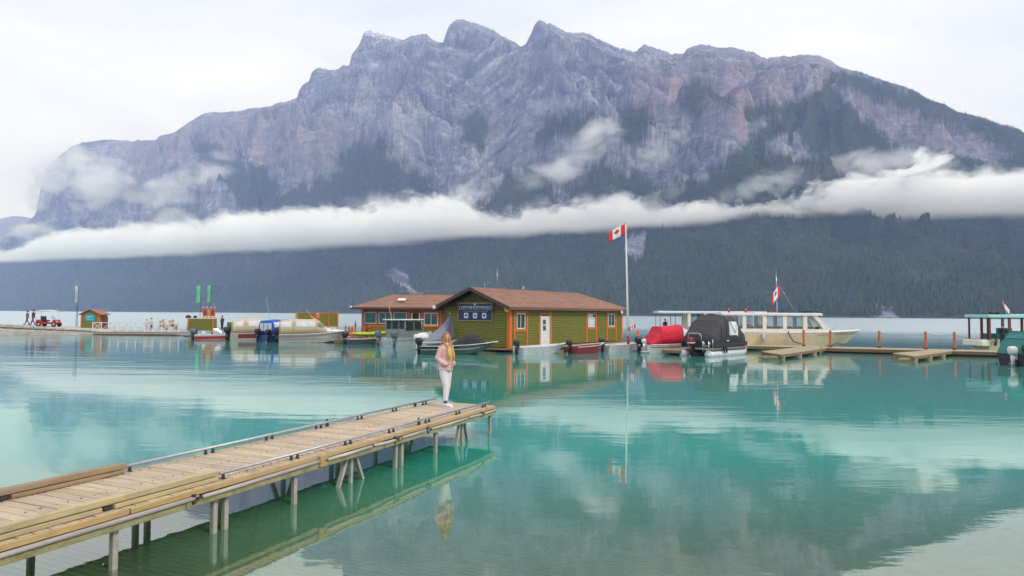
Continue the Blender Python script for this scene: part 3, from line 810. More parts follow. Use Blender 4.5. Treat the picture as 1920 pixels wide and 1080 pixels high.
def glass_mat(name, tint, refl=1.0):
    if name in _mats: return _mats[name]
    b = NB(name)
    f = b.n('ShaderNodeFresnel', {'IOR': 1.5}).outputs[0]
    t = b.n('ShaderNodeBsdfTransparent', {'Color': tint}); g = b.n('ShaderNodeBsdfGlossy', {'Roughness': .03})
    ms = b.n('ShaderNodeMixShader', {0: b.math('MULTIPLY_ADD', f, .8, .10*refl), 1: t.outputs[0], 2: g.outputs[0]})
    b.t.links.new(ms.outputs[0], b.out.inputs[0]); _mats[name] = b.m
    return b.m
GLASS = glass_mat('boat_glass', (.62, .74, .76, 1))
DGLASS = M('dark_window_glass', (.03, .045, .05, 1), .08, 0, .1, 2, spec=.8)

class Hull:
    def __init__(s, L, B, hs, hb, draft=.22, floor=.12, full=.5, rake=.14, bowp=2.2, wall=.05, bowup=.6, blunt=.02, chine=.8):
        s.__dict__.update(locals())
    def sec(s, t):
        bw = s.B/2*(1-.08*(1-min(t/.4, 1))**2) if t < s.full else s.B/2*(1-((t-s.full)/(1-s.full))**s.bowp)
        bw = max(bw, s.blunt); zt = s.hs+(s.hb-s.hs)*t**2.2
        k = max(0, (t-.62)/.38); zk = -s.draft+k**2*(s.draft+s.hb*s.bowup)
        cw = s.chine*(1-.55*k); yc = bw*cw; zc = zk+(zt-zk)*(.22+.18*k)
        return bw, zt, zk, yc, zc, t*s.L, t*s.L*(1-s.rake*k), t*s.L*(1-s.rake*.55*k)
    def build(s, parent, mat, name='hull', ns=16):
        m = MB(); rings = []
        for i in range(ns+1):
            t = i/ns; bw, zt, zk, yc, zc, xt, xk, xc = s.sec(t)
            wi = max(bw-s.wall, bw*.3); fl = max(s.floor, zk+.06); fl = min(fl, zt-.02)
            rings.append([(xt, bw, zt), (xc, yc, zc), (xk, 0, zk), (xc, -yc, zc), (xt, -bw, zt), (xt, -wi, zt), (xc, -min(wi, yc), fl), (xc, min(wi, yc), fl), (xt, wi, zt)])
        m.loft(rings, smooth=False)
        bw, zt, zk, yc, zc, xt, xk, xc = s.sec(0)
        m.prism([(bw, zt), (yc, zc), (0, zk), (-yc, zc), (-bw, zt)], -.02, .04, yz(0))
        return m.build(name, mat, parent)
    def side(s, t, f, sd, off=.008):
        bw, zt, zk, yc, zc, xt, xk, xc = s.sec(t)
        return Vector((xt+(xc-xt)*f, sd*(bw+(yc-bw)*f+off), zt+(zc-zt)*f))
    def stripe(s, parent, f0, f1, mat, name='hull_stripe', t0=0.0, t1=1.0, n=16, off=.008, f0b=None, f1b=None):
        f0b = f0 if f0b is None else f0b; f1b = f1 if f1b is None else f1b
        for sd in (-1, 1):
            m = MB(); A = []; B_ = []
            for i in range(n+1):
                u = i/n; t = t0+(t1-t0)*u
                A.append(s.side(t, f0+(f0b-f0)*u, sd, off)); B_.append(s.side(t, f1+(f1b-f1)*u, sd, off))
            th = Vector((0, sd*.006, 0))
            rings = [[A[i], B_[i], B_[i]+th, A[i]+th] for i in range(n+1)]
            m.loft(rings, smooth=False); o = m.build(name, mat, parent)
        return o
    def gunwale(s, parent, mat, name='gunwale', r=.025, n=16):
        for sd in (-1, 1):
            o = MB().tube([(s.sec(i/n)[5], sd*s.sec(i/n)[0], s.sec(i/n)[1]+.008) for i in range(n+1)], r, 6).build(name, mat, parent)
        return o
    def deck(s, parent, t0, mat, name='foredeck', n=8, crown=.04):
        m = MB(); rings = []
        for i in range(n+1):
            t = t0+(1-t0)*i/n; bw, zt, *_r = s.sec(t); x = t*s.L
            rings.append([(x, bw, zt+.012), (x, bw*.5, zt+crown), (x, 0, zt+crown*1.3), (x, -bw*.5, zt+crown), (x, -bw, zt+.012), (x, -bw*.9, zt-.03), (x, bw*.9, zt-.03)])
        m.loft(rings, smooth=False)
        return m.build(name, mat, parent)
    def bench(s, parent, x, mat, w=.28, z=None, name='bench'):
        t = x/s.L; bw, zt, *_r = s.sec(t); z = zt-.12 if z is None else z
        return MB().box((x, 0, z), (w, 2*bw-.1, .05)).build(name, mat, parent)
def outboard(parent, x, y, z, sc=1.0, cowl=BLACK, leg=BLACK, name='outboard_motor', tilt=0.0, band=None):
    mt_ = Matrix.Translation((x, y, z)) @ Matrix.Rotation(tilt, 4, 'Y')
    def rr(w, l, h0, cx=0): return [Vector((cx+l/2*math.copysign(abs(math.cos(a))**.55, math.cos(a)), w/2*math.copysign(abs(math.sin(a))**.55, math.sin(a)), h0)) for a in [2*PI*k/14 for k in range(14)]]
    m = MB()
    m.loft([rr(.24*sc, .40*sc, .10*sc, -.16*sc), rr(.34*sc, .56*sc, .20*sc, -.17*sc), rr(.36*sc, .60*sc, .36*sc, -.19*sc), rr(.34*sc, .56*sc, .52*sc, -.19*sc), rr(.22*sc, .38*sc, .60*sc, -.20*sc)], mt_)
    o = m.build(name, cowl, parent)
    m = MB()
    m.loft([rr(.16*sc, .34*sc, .12*sc, -.18*sc), rr(.12*sc, .28*sc, -.25*sc, -.16*sc), rr(.09*sc, .26*sc, -.62*sc, -.16*sc)], mt_)
    m.box((-.2*sc, 0, -.42*sc), (.42*sc, .20*sc, .02*sc), mt_)
    m.ell((-.16*sc, 0, -.66*sc), (.25*sc, .06*sc, .06*sc), 10, 6, mt_)
    m.box((.04*sc, 0, .0), (.10*sc, .22*sc, .34*sc), mt_)
    m.build('motor_leg', leg, o)
    m = MB()
    for k in range(3):
        a = 2*PI*k/3
        m.box((-.43*sc, .09*sc*math.cos(a), -.66*sc+.09*sc*math.sin(a)), (.02*sc, .13*sc, .09*sc), mt_, rx=a, rz=.4)
    m.build('propeller', M('propeller_metal', (.3, .3, .32, 1), .35, .8), o)
    if band is not None:
        m = MB(); m.loft([rr(.352*sc, .585*sc, .22*sc, -.17*sc), rr(.366*sc, .608*sc, .29*sc, -.18*sc)], mt_); m.build('cowl_band', band, o)
    return o
class Canopy:
    """canvas shell over hoops; secs = (x, half width, base z, top z, [x shift of top])"""
    def __init__(s, secs, e=.5): s.secs = secs; s.e = e
    def P(s, u, v, off=0.0):
        n = len(s.secs)-1; i = min(int(u*n), n-1); f = u*n-i
        a = s.secs[i]; b = s.secs[i+1]; x, hw, z0, z1 = [a[k]*(1-f)+b[k]*f for k in range(4)]
        sh = (a[4] if len(a) > 4 else 0)*(1-f)+(b[4] if len(b) > 4 else 0)*f
        ang = PI*v; c = math.cos(ang); q = abs(math.sin(ang))**s.e
        sag = -.035*math.sin(PI*f)*math.sin(ang)+.014*math.sin(x*9+v*23)*math.sin(v*17+x*4)*math.sin(ang)+.010*math.sin(x*21-v*31)*math.sin(ang)
        return Vector((x+sh*q, (hw+off+sag*.7)*math.copysign(abs(c)**s.e, c), z0+(z1-z0+off+sag)*q))
    def build(s, parent, mat, name='canopy', nu=7, nv=30):
        n = (len(s.secs)-1)*nu; m = MB()
        m.loft([[s.P(i/n, j/nv) for j in range(nv+1)] for i in range(n+1)], smooth=True)
        o = m.build(name, mat, parent)
        return o
    def patch(s, parent, u0, u1, v0, v1, mat, name='window_panel', off=.012, nu=6, nv=4):
        m = MB(); rings = []
        for i in range(nu+1):
            u = u0+(u1-u0)*i/nu
            rings.append([s.P(u, v0+(v1-v0)*j/nv, off) for j in range(nv+1)] + [s.P(u, v0+(v1-v0)*j/nv, off-.02) for j in range(nv, -1, -1)])
        m.loft(rings, smooth=False)
        return m.build(name, mat, parent)
    def hoop(s, parent, u, mat, name='canopy_hoop', r=.014, off=.012, nv=18):
        return MB().tube([s.P(u, .01+.98*j/nv, off) for j in range(nv+1)], r, 6).build(name, mat, parent)
def windshield(parent, x, w, z0, h, rake, mat_f=CHROME, wrap=.5, name='windshield'):
    """glass front with raked side wings and a metal frame"""
    o_ = MB(); pts0 = [(x-wrap, w/2, z0), (x, w*.36, z0), (x+.08, 0, z0), (x, -w*.36, z0), (x-wrap, -w/2, z0)]
    pts1 = [(p[0]-rake, p[1]*.93, z0+h*(.92 if abs(p[1]) > w*.45 else 1)) for p in pts0]
    o_.tube(pts1, .014, 6); o_.tube(pts0, .012, 6)
    for a, b in zip(pts0, pts1): o_.tube([a, b], .011, 6)
    fr = o_.build(name, mat_f, parent)
    for i in range(4):
        g = MB(); a, b, c, d = [Vector(p) for p in (pts0[i], pts0[i+1], pts1[i+1], pts1[i])]
        g.add([a, b, c, d], [(0, 1, 2, 3)]); g.build('glass_pane', GLASS, fr, fix=False)
    return fr
def seat(parent, x, y, z, mat, w=.5, name='seat'):
    m = MB(); m.box((x, y, z+.12), (.45, w, .14)); m.box((x-.22, y, z+.36), (.10, w, .42), ry=-.15); m.box((x, y, z), (.3, w*.5, .15))
    return m.build(name, mat, parent, bevel=.03)
def place(px, py, z=0.0):
    return W(px, py, z)
# ================================================================== MAIN HOUSEBOAT
OLIVE = M('olive_green_paint', (.185, .18, .012, 1), .6, 0, .16, 3, .1, stretch=(.6, .6, 4), dirt=.35, dirtcol=(.10, .085, .03, 1))
DKBROWN = M('dark_brown_trim', (.075, .045, .028, 1), .6, 0, .15)
BROWN = M('brown_trim', (.17, .075, .045, 1), .6, 0, .15)
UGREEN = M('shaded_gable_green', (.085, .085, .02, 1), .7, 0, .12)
b = NB('brown_shingle')
tc_ = b.n('ShaderNodeTexCoord').outputs['Object']
br = b.n('ShaderNodeTexBrick', {'Vector': b.mapping(tc_, (1, 1, 1)), 'Color1': (.30, .155, .105, 1), 'Color2': (.40, .22, .155, 1), 'Mortar': (.15, .08, .055, 1), 'Scale': 1.0, 'Mortar Size': .01, 'Brick Width': .35, 'Row Height': .19}, offset=.5).outputs[0]
n1 = b.noise(tc_, 9, 4, .7); n2 = b.noise(b.mapping(tc_, (.5, 2, 2)), 1.2, 5, .65)
c = b.mix(b.clampmap(n1, .3, .7, 0, .5), br, (.42, .26, .19, 1)); c = b.mix(b.clampmap(n2, .5, .68, 0, .6), c, (.16, .095, .07, 1))
p = b.n('ShaderNodeBsdfPrincipled', {'Base Color': c, 'Roughness': .9}); b.t.links.new(p.outputs[0], b.out.inputs[0])
SHINGLE = b.m

A_ = Vector((-.2, 49.0, 0)); HA = math.atan2(14.9, 10.5)
house = thing('houseboat', 'large olive green houseboat with orange trim and navy sign on its gable', 'houseboat', A_, HA)
HL, HW, Z0, ZE, ZR = 18.2, 6.0, .32, 3.12, 4.55
MB().box((HL/2, HW/2, (Z0+ZE)/2), (HL, HW, ZE-Z0)).build('wall', M('lap_shade_backing', (.035, .035, .01, 1), .8), house)  # near-black colour stands in for the shade between the siding boards
def lap_siding(parent, face, u0, u1, z0, z1, step=.19, mat=OLIVE, skip=()):
    """overlapping boards, each a wedge; face = function (u, out, z) -> point"""
    m = MB(); z = z0
    while z < z1-.02:
        h = min(step, z1-z)
        segs = [(u0, u1)]
        for a, b2, c0_, c1_ in skip:
            if z+h > c0_ and z < c1_:
                ns = []
                for s, e in segs:
                    if a > s: ns.append((s, min(a, e)))
                    if b2 < e: ns.append((max(b2, s), e))
                segs = [q for q in ns if q[1]-q[0] > .02]
        for s, e in segs:
            vs = [face(u, o, zz) for u in (s, e) for o, zz in ((0, z+.0), (.052, z+.0), (.044, z+h*.86), (0, z+h*.86))]
            m.add(vs, [(0, 1, 5, 4), (1, 2, 6, 5), (2, 3, 7, 6), (0, 3, 2, 1), (4, 5, 6, 7)])
        z += step
    o = m.build('siding', mat, parent); o['kind'] = 'stuff'; return o
f_side = lambda u, o, z: (u, -o, z)
f_front = lambda u, o, z: (-o, u, z)
f_left = lambda u, o, z: (u, HW+o, z)
f_back = lambda u, o, z: (HL+o, u, z)
lap_siding(house, f_side, .12, HL-.12, Z0, ZE, skip=[(.89, 1.99, 1.6, 2.75), (4.1, 5.4, .3, 2.6), (11.6, 12.8, 1.6, 2.75), (15.35, 16.6, 1.6, 2.75)])
lap_siding(house, f_front, .12, HW-.12, Z0, ZE-.05)
lap_siding(house, f_left, .12, HL-.12, Z0, ZE); lap_siding(house, f_back, .12, HW-.12, Z0, ZE)
# gable above the orange band
MB().prism([(0, ZE), (HW, ZE), (HW/2, ZE+HW/2*.41)], .0, .25, yz(0)).build('gable', UGREEN, house)
m = MB()
for k in range(8):
    z = ZE+.08+k*.15; hw = HW/2*(1-(z-ZE)/(HW/2*.41))
    if hw > .2: m.box((-.012, HW/2, z+.07), (.02, 2*hw-.15, .135), ry=.06)
o = m.build('gable_board', UGREEN, house); o['kind'] = 'stuff'
def trim(u, z0, z1, w=.17, mat=ORANGE, face=f_side, name='vertical_trim', d=.08):
    a = face(u-w/2, 0.002, z0); b2 = face(u+w/2, d, z1)
    c_ = [(a[i]+b2[i])/2 for i in range(3)]; s_ = [abs(b2[i]-a[i]) for i in range(3)]
    return MB().box(c_, s_).build(name, mat, house)
for u in (.62, 2.26): trim(u, Z0, ZE)
for u in (3.93, 5.62): trim(u, Z0, ZE, .16)
for u in (11.35, 13.05): trim(u, Z0, ZE, .2)
for u in (15.1, 16.85): trim(u, Z0, ZE, .2)
trim(HL-.12, Z0, ZE, .28); trim(17.6, 1.0, ZE-.3, .07)
def corner(y, x=-.02):
    MB().box((x+.07, y, (Z0+ZE)/2-.1), (.26, .26, ZE-Z0+.1)).build('corner_post', ORANGE, house)
corner(0.0)
MB().box((.03, HW, (Z0+ZE)/2), (.16, .18, ZE-Z0)).build('corner_post', BROWN, house)
MB().box((-.045, HW/2, ZE-.03), (.085, HW-.3, .16)).build('band_board', ORANGE2, house)
def house_window(u0, u1, z0, z1, parent=house, face=f_side, sash=True, glass=DGLASS, blind=False, framemat=WHITE, trimmat=ORANGE):
    def bx(a, b2, o0, o1, c0_, c1_, name, mat, par):
        p = face(a, o0, c0_); q = face(b2, o1, c1_)
        return MB().box([(p[i]+q[i])/2 for i in range(3)], [abs(q[i]-p[i]) for i in range(3)]).build(name, mat, par)
    w = bx(u0, u1, .001, .03, z0, z1, 'window', glass, parent)
    t = .075
    def fr(a, b2, c0_, c1_, nm='frame', o=.075): bx(a, b2, .031, o, c0_, c1_, nm, framemat, w)
    fr(u0, u0+t, z0, z1); fr(u1-t, u1, z0, z1); fr(u0+t, u1-t, z1-t, z1); fr(u0+t, u1-t, z0, z0+t)
    if sash: fr((u0+u1)/2-.03, (u0+u1)/2+.03, z0+t, z1-t, 'sash_bar', .045)
    if blind: bx(u0+t, u1-t, .031, .038, z0+t, z1-t, 'blind', VINYL, w)
    if trimmat is not None:
        bx(u0-.2, u1+.2, .04, .09, z0-.17, z0-.02, 'sill', trimmat, w); bx(u0-.2, u1+.2, .04, .09, z1+.02, z1+.16, 'head_board', trimmat, w)
    return w
house_window(.89, 1.99, 1.6, 2.75); house_window(11.6, 12.8, 1.6, 2.75, blind=True); house_window(15.35, 16.6, 1.6, 2.75)
d_ = MB().box((4.75, -.035, (Z0+2.55)/2), (1.12, .06, 2.55-Z0)).build('door', WHITE, house)
for u in (4.12, 5.38): MB().box((u, -.045, (Z0+2.6)/2), (.08, .085, 2.6-Z0)).build('door_frame', WHITE, d_)
for z in (2.08, 1.62): MB().box((4.62, -.071, z), (.42, .012, .38)).build('glass_pane', DGLASS, d_)
MB().tube([(5.12, -.07, 1.35), (5.12, -.11, 1.35), (5.02, -.11, 1.35)], .015, 6).build('handle', CHROME, d_)
MB().box((4.75, -.05, 2.72), (1.5, .09, .14)).build('door_head', ORANGE, house)
# roof: two slopes with a hip at the far end, laid in stepped shingle courses
def course_roof(parent, corners, n, mat, th=.05, name='roof_slope'):
    """corners = eave0, eave1, ridge1, ridge0 ; n shingle courses from eave to ridge"""
    e0, e1, r1_, r0_ = [Vector(c) for c in corners]
    nn = (e1-e0).cross(r0_-e0).normalized(); nn = nn if nn.z > 0 else -nn
    m = MB()
    for k in range(n):
        a = k/n; b2 = (k+1)/n
        p0 = e0.lerp(r0_, a); p1 = e1.lerp(r1_, a); q0 = e0.lerp(r0_, b2); q1 = e1.lerp(r1_, b2)
        lo = nn*.034; hi = nn*.006
        m.add([p0, p1, p1+lo, p0+lo, q0, q1, q1+hi, q0+hi], [(0, 1, 2, 3), (3, 2, 6, 7), (0, 4, 5, 1), (0, 3, 7, 4), (1, 5, 6, 2), (4, 7, 6, 5)])
    o = m.build(name, mat, parent, fix=True); o['kind'] = 'stuff'
    # board under the shingles
    q = MB(); dn_ = -nn*th
    q.add([e0, e1, r1_, r0_, e0+dn_, e1+dn_, r1_+dn_, r0_+dn_], [(0, 1, 2, 3), (7, 6, 5, 4), (0, 4, 5, 1), (1, 5, 6, 2), (2, 6, 7, 3), (3, 7, 4, 0)])
    q.build('roof_board', DKBROWN, parent)
    return o
ov, of, ob_ = .55, .75, .6
ze = ZE+.06; zr = ze+(HW/2+ov)*.41; hipx = HL-2.9
y0, y1, ym = -ov, HW+ov, HW/2
course_roof(house, ((-of, y0, ze), (HL+ob_, y0, ze), (hipx, ym, zr), (-of, ym, zr)), 20, SHINGLE)
course_roof(house, ((HL+ob_, y1, ze), (-of, y1, ze), (-of, ym, zr), (hipx, ym, zr)), 20, SHINGLE)
course_roof(house, ((HL+ob_, y0, ze), (HL+ob_, y1, ze), (hipx, ym, zr), (hipx, ym+.001, zr)), 20, SHINGLE)
MB().box(((HL+ob_-of)/2, y0-.025, ze-.09), (HL+ob_+of, .04, .20)).build('eave_board', BROWN, house)
MB().box(((HL+ob_-of)/2, y1+.025, ze-.09), (HL+ob_+of, .04, .20)).build('eave_board', BROWN, house)
MB().box((HL+ob_+.025, HW/2, ze-.09), (.04, HW+2*ov, .20)).build('eave_board', BROWN, house)
m = MB(); m.bar((-of-.03, y0-.03, ze-.10), (-of-.03, ym, zr-.10), .05, .24, up=(0, 0, 1)); m.build('barge_board', DKBROWN, house)
m = MB(); m.bar((-of-.03, y1+.03, ze-.10), (-of-.03, ym, zr-.10), .05, .24, up=(0, 0, 1)); m.build('barge_board', DKBROWN, house)
m = MB(); m.bar((-of, ym, zr+.03), (hipx, ym, zr+.03), .16, .03); m.build('ridge_cap', M('ridge_metal', (.32, .25, .23, 1), .5, .2), house)
MB().box((-.35, HW/2, ze-.04), (.7, HW+1.0, .03)).build('soffit', DKBROWN, house)
MB().box((HL/2, -.3, ze-.13), (HL+.6, .5, .03)).build('soffit', DKBROWN, house)
# little things fixed to the house
m = MB(); m.tube([(-.62, -.28, ze-.16), (-.70, -.28, ze-.16)], .20, 18); y_ = m.build('yellow_lamp', M('yellow_plastic', (.75, .55, .03, 1), .5), house)
m = MB(); m.tube([(-.701, -.28, ze-.16), (-.715, -.28, ze-.16)], .06, 12); m.build('lamp_face', M('amber', (.5, .3, .03, 1), .5), y_)
m = MB(); m.tube([(-.5, HW+.3, ze-.05), (-.9, HW+.45, ze-.02)], [.05, .17], 12); m.build('loudhailer', CREAM2, house)
m = MB(); m.box((16.9, -.62, ze-.22), (.26, .1, .22)); m.tube([(16.9, -.6, ze-.32), (16.9, -.66, ze-.4)], [.09, .12], 8); m.build('flood_lamp', WHITE, house)
m = MB(); m.tube([(12.2, -.05, 2.75), (12.2, -.25, 2.78), (12.2, -.3, 2.62)], .03, 6); m.ell((12.2, -.3, 2.56), (.12, .12, .1), 8, 6); m.build('wall_lamp', BLACK, house)
m = MB(); m.tube([(2.6, ym, zr), (2.6, ym, zr+1.55)], .016, 6); m.build('aerial', CHROME, house)
m = MB(); m.tube([(6.2, ym, zr), (6.2, ym, zr+.22)], .05, 8); m.ell((6.2, ym, zr+.26), (.09, .09, .06), 8, 6); m.build('roof_vent', CHROME, house)
# float under the house and walkway along it
MB().box((HL/2, HW/2-.2, .17), (HL+1.0, HW+1.3, .16)).build('float_deck', WOODB, house)
MB().box((HL/2, HW/2-.2, -.03), (HL+.6, HW+1.0, .26)).build('float_body', M('dark_float', (.035, .03, .022, 1), .8), house)
for k in range(5): MB().box((-.9+.0, 1.0+k*.0-1.4+k*.28, .20), (.9, .25, .05)).build('step_board', WOODB, house)

# sign on the gable
NAVY = M('navy_sign_board', (.006, .016, .115, 1), .35, 0, .06)
SIGNW = M('sign_white', (.78, .80, .84, 1), .5, 0, .02)
sign = thing('sign_board', 'navy blue sign with white LAKE MINNEWANKA lettering in a wooden frame', 'sign', A_, HA)
SC_Y0, SC_Y1, SC_Z0, SC_Z1 = 1.42, 4.62, 2.18, 3.48
mid_y, mid_z = (SC_Y0+SC_Y1)/2, (SC_Z0+SC_Z1)/2
MB().box((-.075, mid_y, mid_z), (.05, SC_Y1-SC_Y0-.1, SC_Z1-SC_Z0-.1)).build('board', NAVY, sign)
FR = M('sign_frame_wood', (.33, .23, .10, 1), .6, 0, .2, 5)
for (cy_, cz_, wy, wz) in ((mid_y, SC_Z1, SC_Y1-SC_Y0+.1, .09), (mid_y, SC_Z0, SC_Y1-SC_Y0+.1, .09)): MB().box((-.09, cy_, cz_), (.09, wy, wz)).build('frame', FR, sign)
for cy_ in (SC_Y0, SC_Y1): MB().box((-.09, cy_, mid_z), (.085, .09, SC_Z1-SC_Z0-.092)).build('frame', FR, sign)
def text_mesh(s, size, mat, parent, loc, rot, name='lettering', ext=.004, sp=1.0, bold=.0, align='CENTER'):
    cu = bpy.data.curves.new(name, 'FONT'); cu.body = s; cu.size = size; cu.extrude = ext; cu.align_x = align; cu.align_y = 'CENTER'; cu.space_character = sp; cu.offset = bold; cu.resolution_u = 3
    t = bpy.data.objects.new('tmp', cu); COL.objects.link(t)
    me = bpy.data.meshes.new_from_object(t.evaluated_get(bpy.context.evaluated_depsgraph_get()))
    bpy.data.objects.remove(t); me.name = name; me.materials.clear(); me.materials.append(mat)
    o = bpy.data.objects.new(name, me); COL.objects.link(o); o.parent = parent; o.location = loc; o.rotation_euler = rot
    return o
RT = (R(90), 0, R(-90))
text_mesh('LAKE MINNEWANKA', .325, SIGNW, sign, (-.105, mid_y, SC_Z0+.92), RT, sp=1.0, bold=.016)
MB().box((-.103, mid_y, SC_Z0+.70), (.004, 2.4, .018)).build('rule', SIGNW, sign)
for k, dy in enumerate((.85, 0, -.85)):
    m = MB(); h = .20; q = [(dy+sx*(h-.05)+.05*math.cos(a), sz*(h-.05)+.05*math.sin(a)) for sx, sz, aa in ((1, 1, 0), (-1, 1, 90), (-1, -1, 180), (1, -1, 270)) for a in (R(aa), R(aa+45), R(aa+90))]
    m.prism([(mid_y+a, SC_Z0+.38+b2) for a, b2 in q], -.108, -.101, yz(0)); ic = m.build('icon_tile', SIGNW, sign)
    m = MB(); cyy, czz = mid_y+dy, SC_Z0+.38
    if k == 0:
        m.box((-.111, cyy, czz-.01), (.004, .22, .10)); m.box((-.111, cyy-.04, czz+.07), (.004, .12, .05))
    elif k == 1:
        m.prism([(cyy-.13, czz-.01), (cyy+.13, czz-.01), (cyy+.08, czz-.08), (cyy-.08, czz-.08)], -.113, -.109, yz(0)); m.box((-.111, cyy, czz+.03), (.004, .12, .05))
    else:
        m.prism([(cyy-.11, czz+.07), (cyy+.11, czz+.07), (cyy+.10, czz-.02), (cyy, czz-.12), (cyy-.10, czz-.02)], -.113, -.109, yz(0))
    m.build('pictogram', NAVY, ic)
m = MB(); m.prism([(mid_y-.09, SC_Z1-.02), (mid_y+.09, SC_Z1-.02), (mid_y+.09, SC_Z1-.14), (mid_y, SC_Z1-.22), (mid_y-.09, SC_Z1-.14)], -.145, -.137, yz(0)); m.build('crest', M('crest_silver', (.55, .55, .6, 1), .4), sign)

# ------------------------------------------------------------------ rear building
rb = thing('boathouse', 'long low boathouse with brown hip roof and teal window signs behind the boats', 'boathouse', (-13.6, 62.0, 0), R(-2))
BL, BW, BE = 14.2, 6.2, 3.15
BORG = M('burnt_orange_wall', (.36, .10, .025, 1), .6, 0, .12)
MB().box((BL/2, BW/2, (.3+BE)/2), (BL, BW, BE-.3)).build('wall', BORG, rb)
MB().box((BL/2, -.012, .95), (BL-.4, .02, 1.1)).build('lower_wall', OLIVE, rb)
MB().box((BL/2, -.03, 1.52), (BL, .05, .12)).build('band_board', ORANGE2, rb)
fb = lambda u, o, z: (u, -o, z)
TEALG = M('teal_window_sign', (.01, .13, .15, 1), .25, 0, .15, 3)
k_ = (1280/62.0)
def bu(px): return ((px-960)/1280*62.0+13.6)
for a, b2, sash in ((684, 707, False), (711, 736, True), (739, 764, False)):
    w = house_window(bu(a), bu(b2), 1.72, 2.78, parent=rb, face=fb, sash=sash, glass=TEALG, trimmat=None, framemat=M('pale_frame', (.6, .52, .45, 1), .5))
    if not sash:
        m = MB(); cx_ = (bu(a)+bu(b2))/2
        m.box((cx_, -.02, 2.32), (.5, .008, .05)); m.box((cx_, -.02, 2.22), (.36, .008, .04)); m.box((cx_, -.02, 2.12), (.2, .008, .04)); m.build('window_lettering', M('pale_teal_print', (.25, .5, .5, 1), .5), w)
house_window(bu(796), bu(823), 1.6, 2.75, parent=rb, face=fb, sash=True, trimmat=ORANGE, glass=M('green_grey_glass', (.10, .14, .10, 1), .1, 0, .3, 3))
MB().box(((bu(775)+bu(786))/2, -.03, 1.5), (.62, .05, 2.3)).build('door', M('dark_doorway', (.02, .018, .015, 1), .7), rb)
for px in (773.5, 787.5): MB().box((bu(px), -.05, 1.5), (.1, .08, 2.4)).build('door_frame', CREAM2, rb)
for px in (681, 768, 792, 828, 850): MB().box((bu(px), -.05, 1.7), (.2, .08, 2.8)).build('vertical_trim', ORANGE2, rb)
MB().box((bu(770), -.02, 2.2), (.4, .03, 1.4)).build('green_panel', OLIVE, rb)
zb = BE+.05; zrb = 4.5; ovb = .8
course_roof(rb, ((-ovb, -ovb, zb), (BL+.4, -ovb, zb), (BL-1.5, BW/2, zrb), (2.3, BW/2, zrb)), 16, SHINGLE)
course_roof(rb, ((BL+.4, BW+ovb, zb), (-ovb, BW+ovb, zb), (2.3, BW/2, zrb), (BL-1.5, BW/2, zrb)), 16, SHINGLE)
course_roof(rb, ((-ovb, BW+ovb, zb), (-ovb, -ovb, zb), (2.3, BW/2, zrb), (2.3, BW/2+.001, zrb)), 16, SHINGLE)
course_roof(rb, ((BL+.4, -ovb, zb), (BL+.4, BW+ovb, zb), (BL-1.5, BW/2+.001, zrb), (BL-1.5, BW/2, zrb)), 16, SHINGLE)
MB().box((BL/2-.2, -ovb-.025, zb-.08), (BL+1.2, .04, .18)).build('eave_board', DKBROWN, rb)
MB().box((-ovb-.025, BW/2, zb-.08), (.04, BW+1.6, .18)).build('eave_board', DKBROWN, rb)
m = MB(); m.ell((-ovb, -ovb-.05, zb+.03), (.1, .1, .1), 10, 6); m.build('eave_lamp', CREAM2, rb)
m = MB(); m.bar((2.3, BW/2, zrb+.03), (BL-1.5, BW/2, zrb+.03), .16, .03); m.build('ridge_cap', DKBROWN, rb)
m = MB(); m.tube([(10.9, BW/2, zrb), (10.9, BW/2, zrb+1.2)], .014, 6); m.build('aerial', CHROME, rb)
m = MB(); m.box((3.5, .6, 3.95), (.7, .5, .06), rx=.37); m.build('skylight', CREAM2, rb)
MB().box((BL/2, BW/2-.6, .12), (BL+2, BW+3.2, .24)).build('float_deck', WOODB, rb)

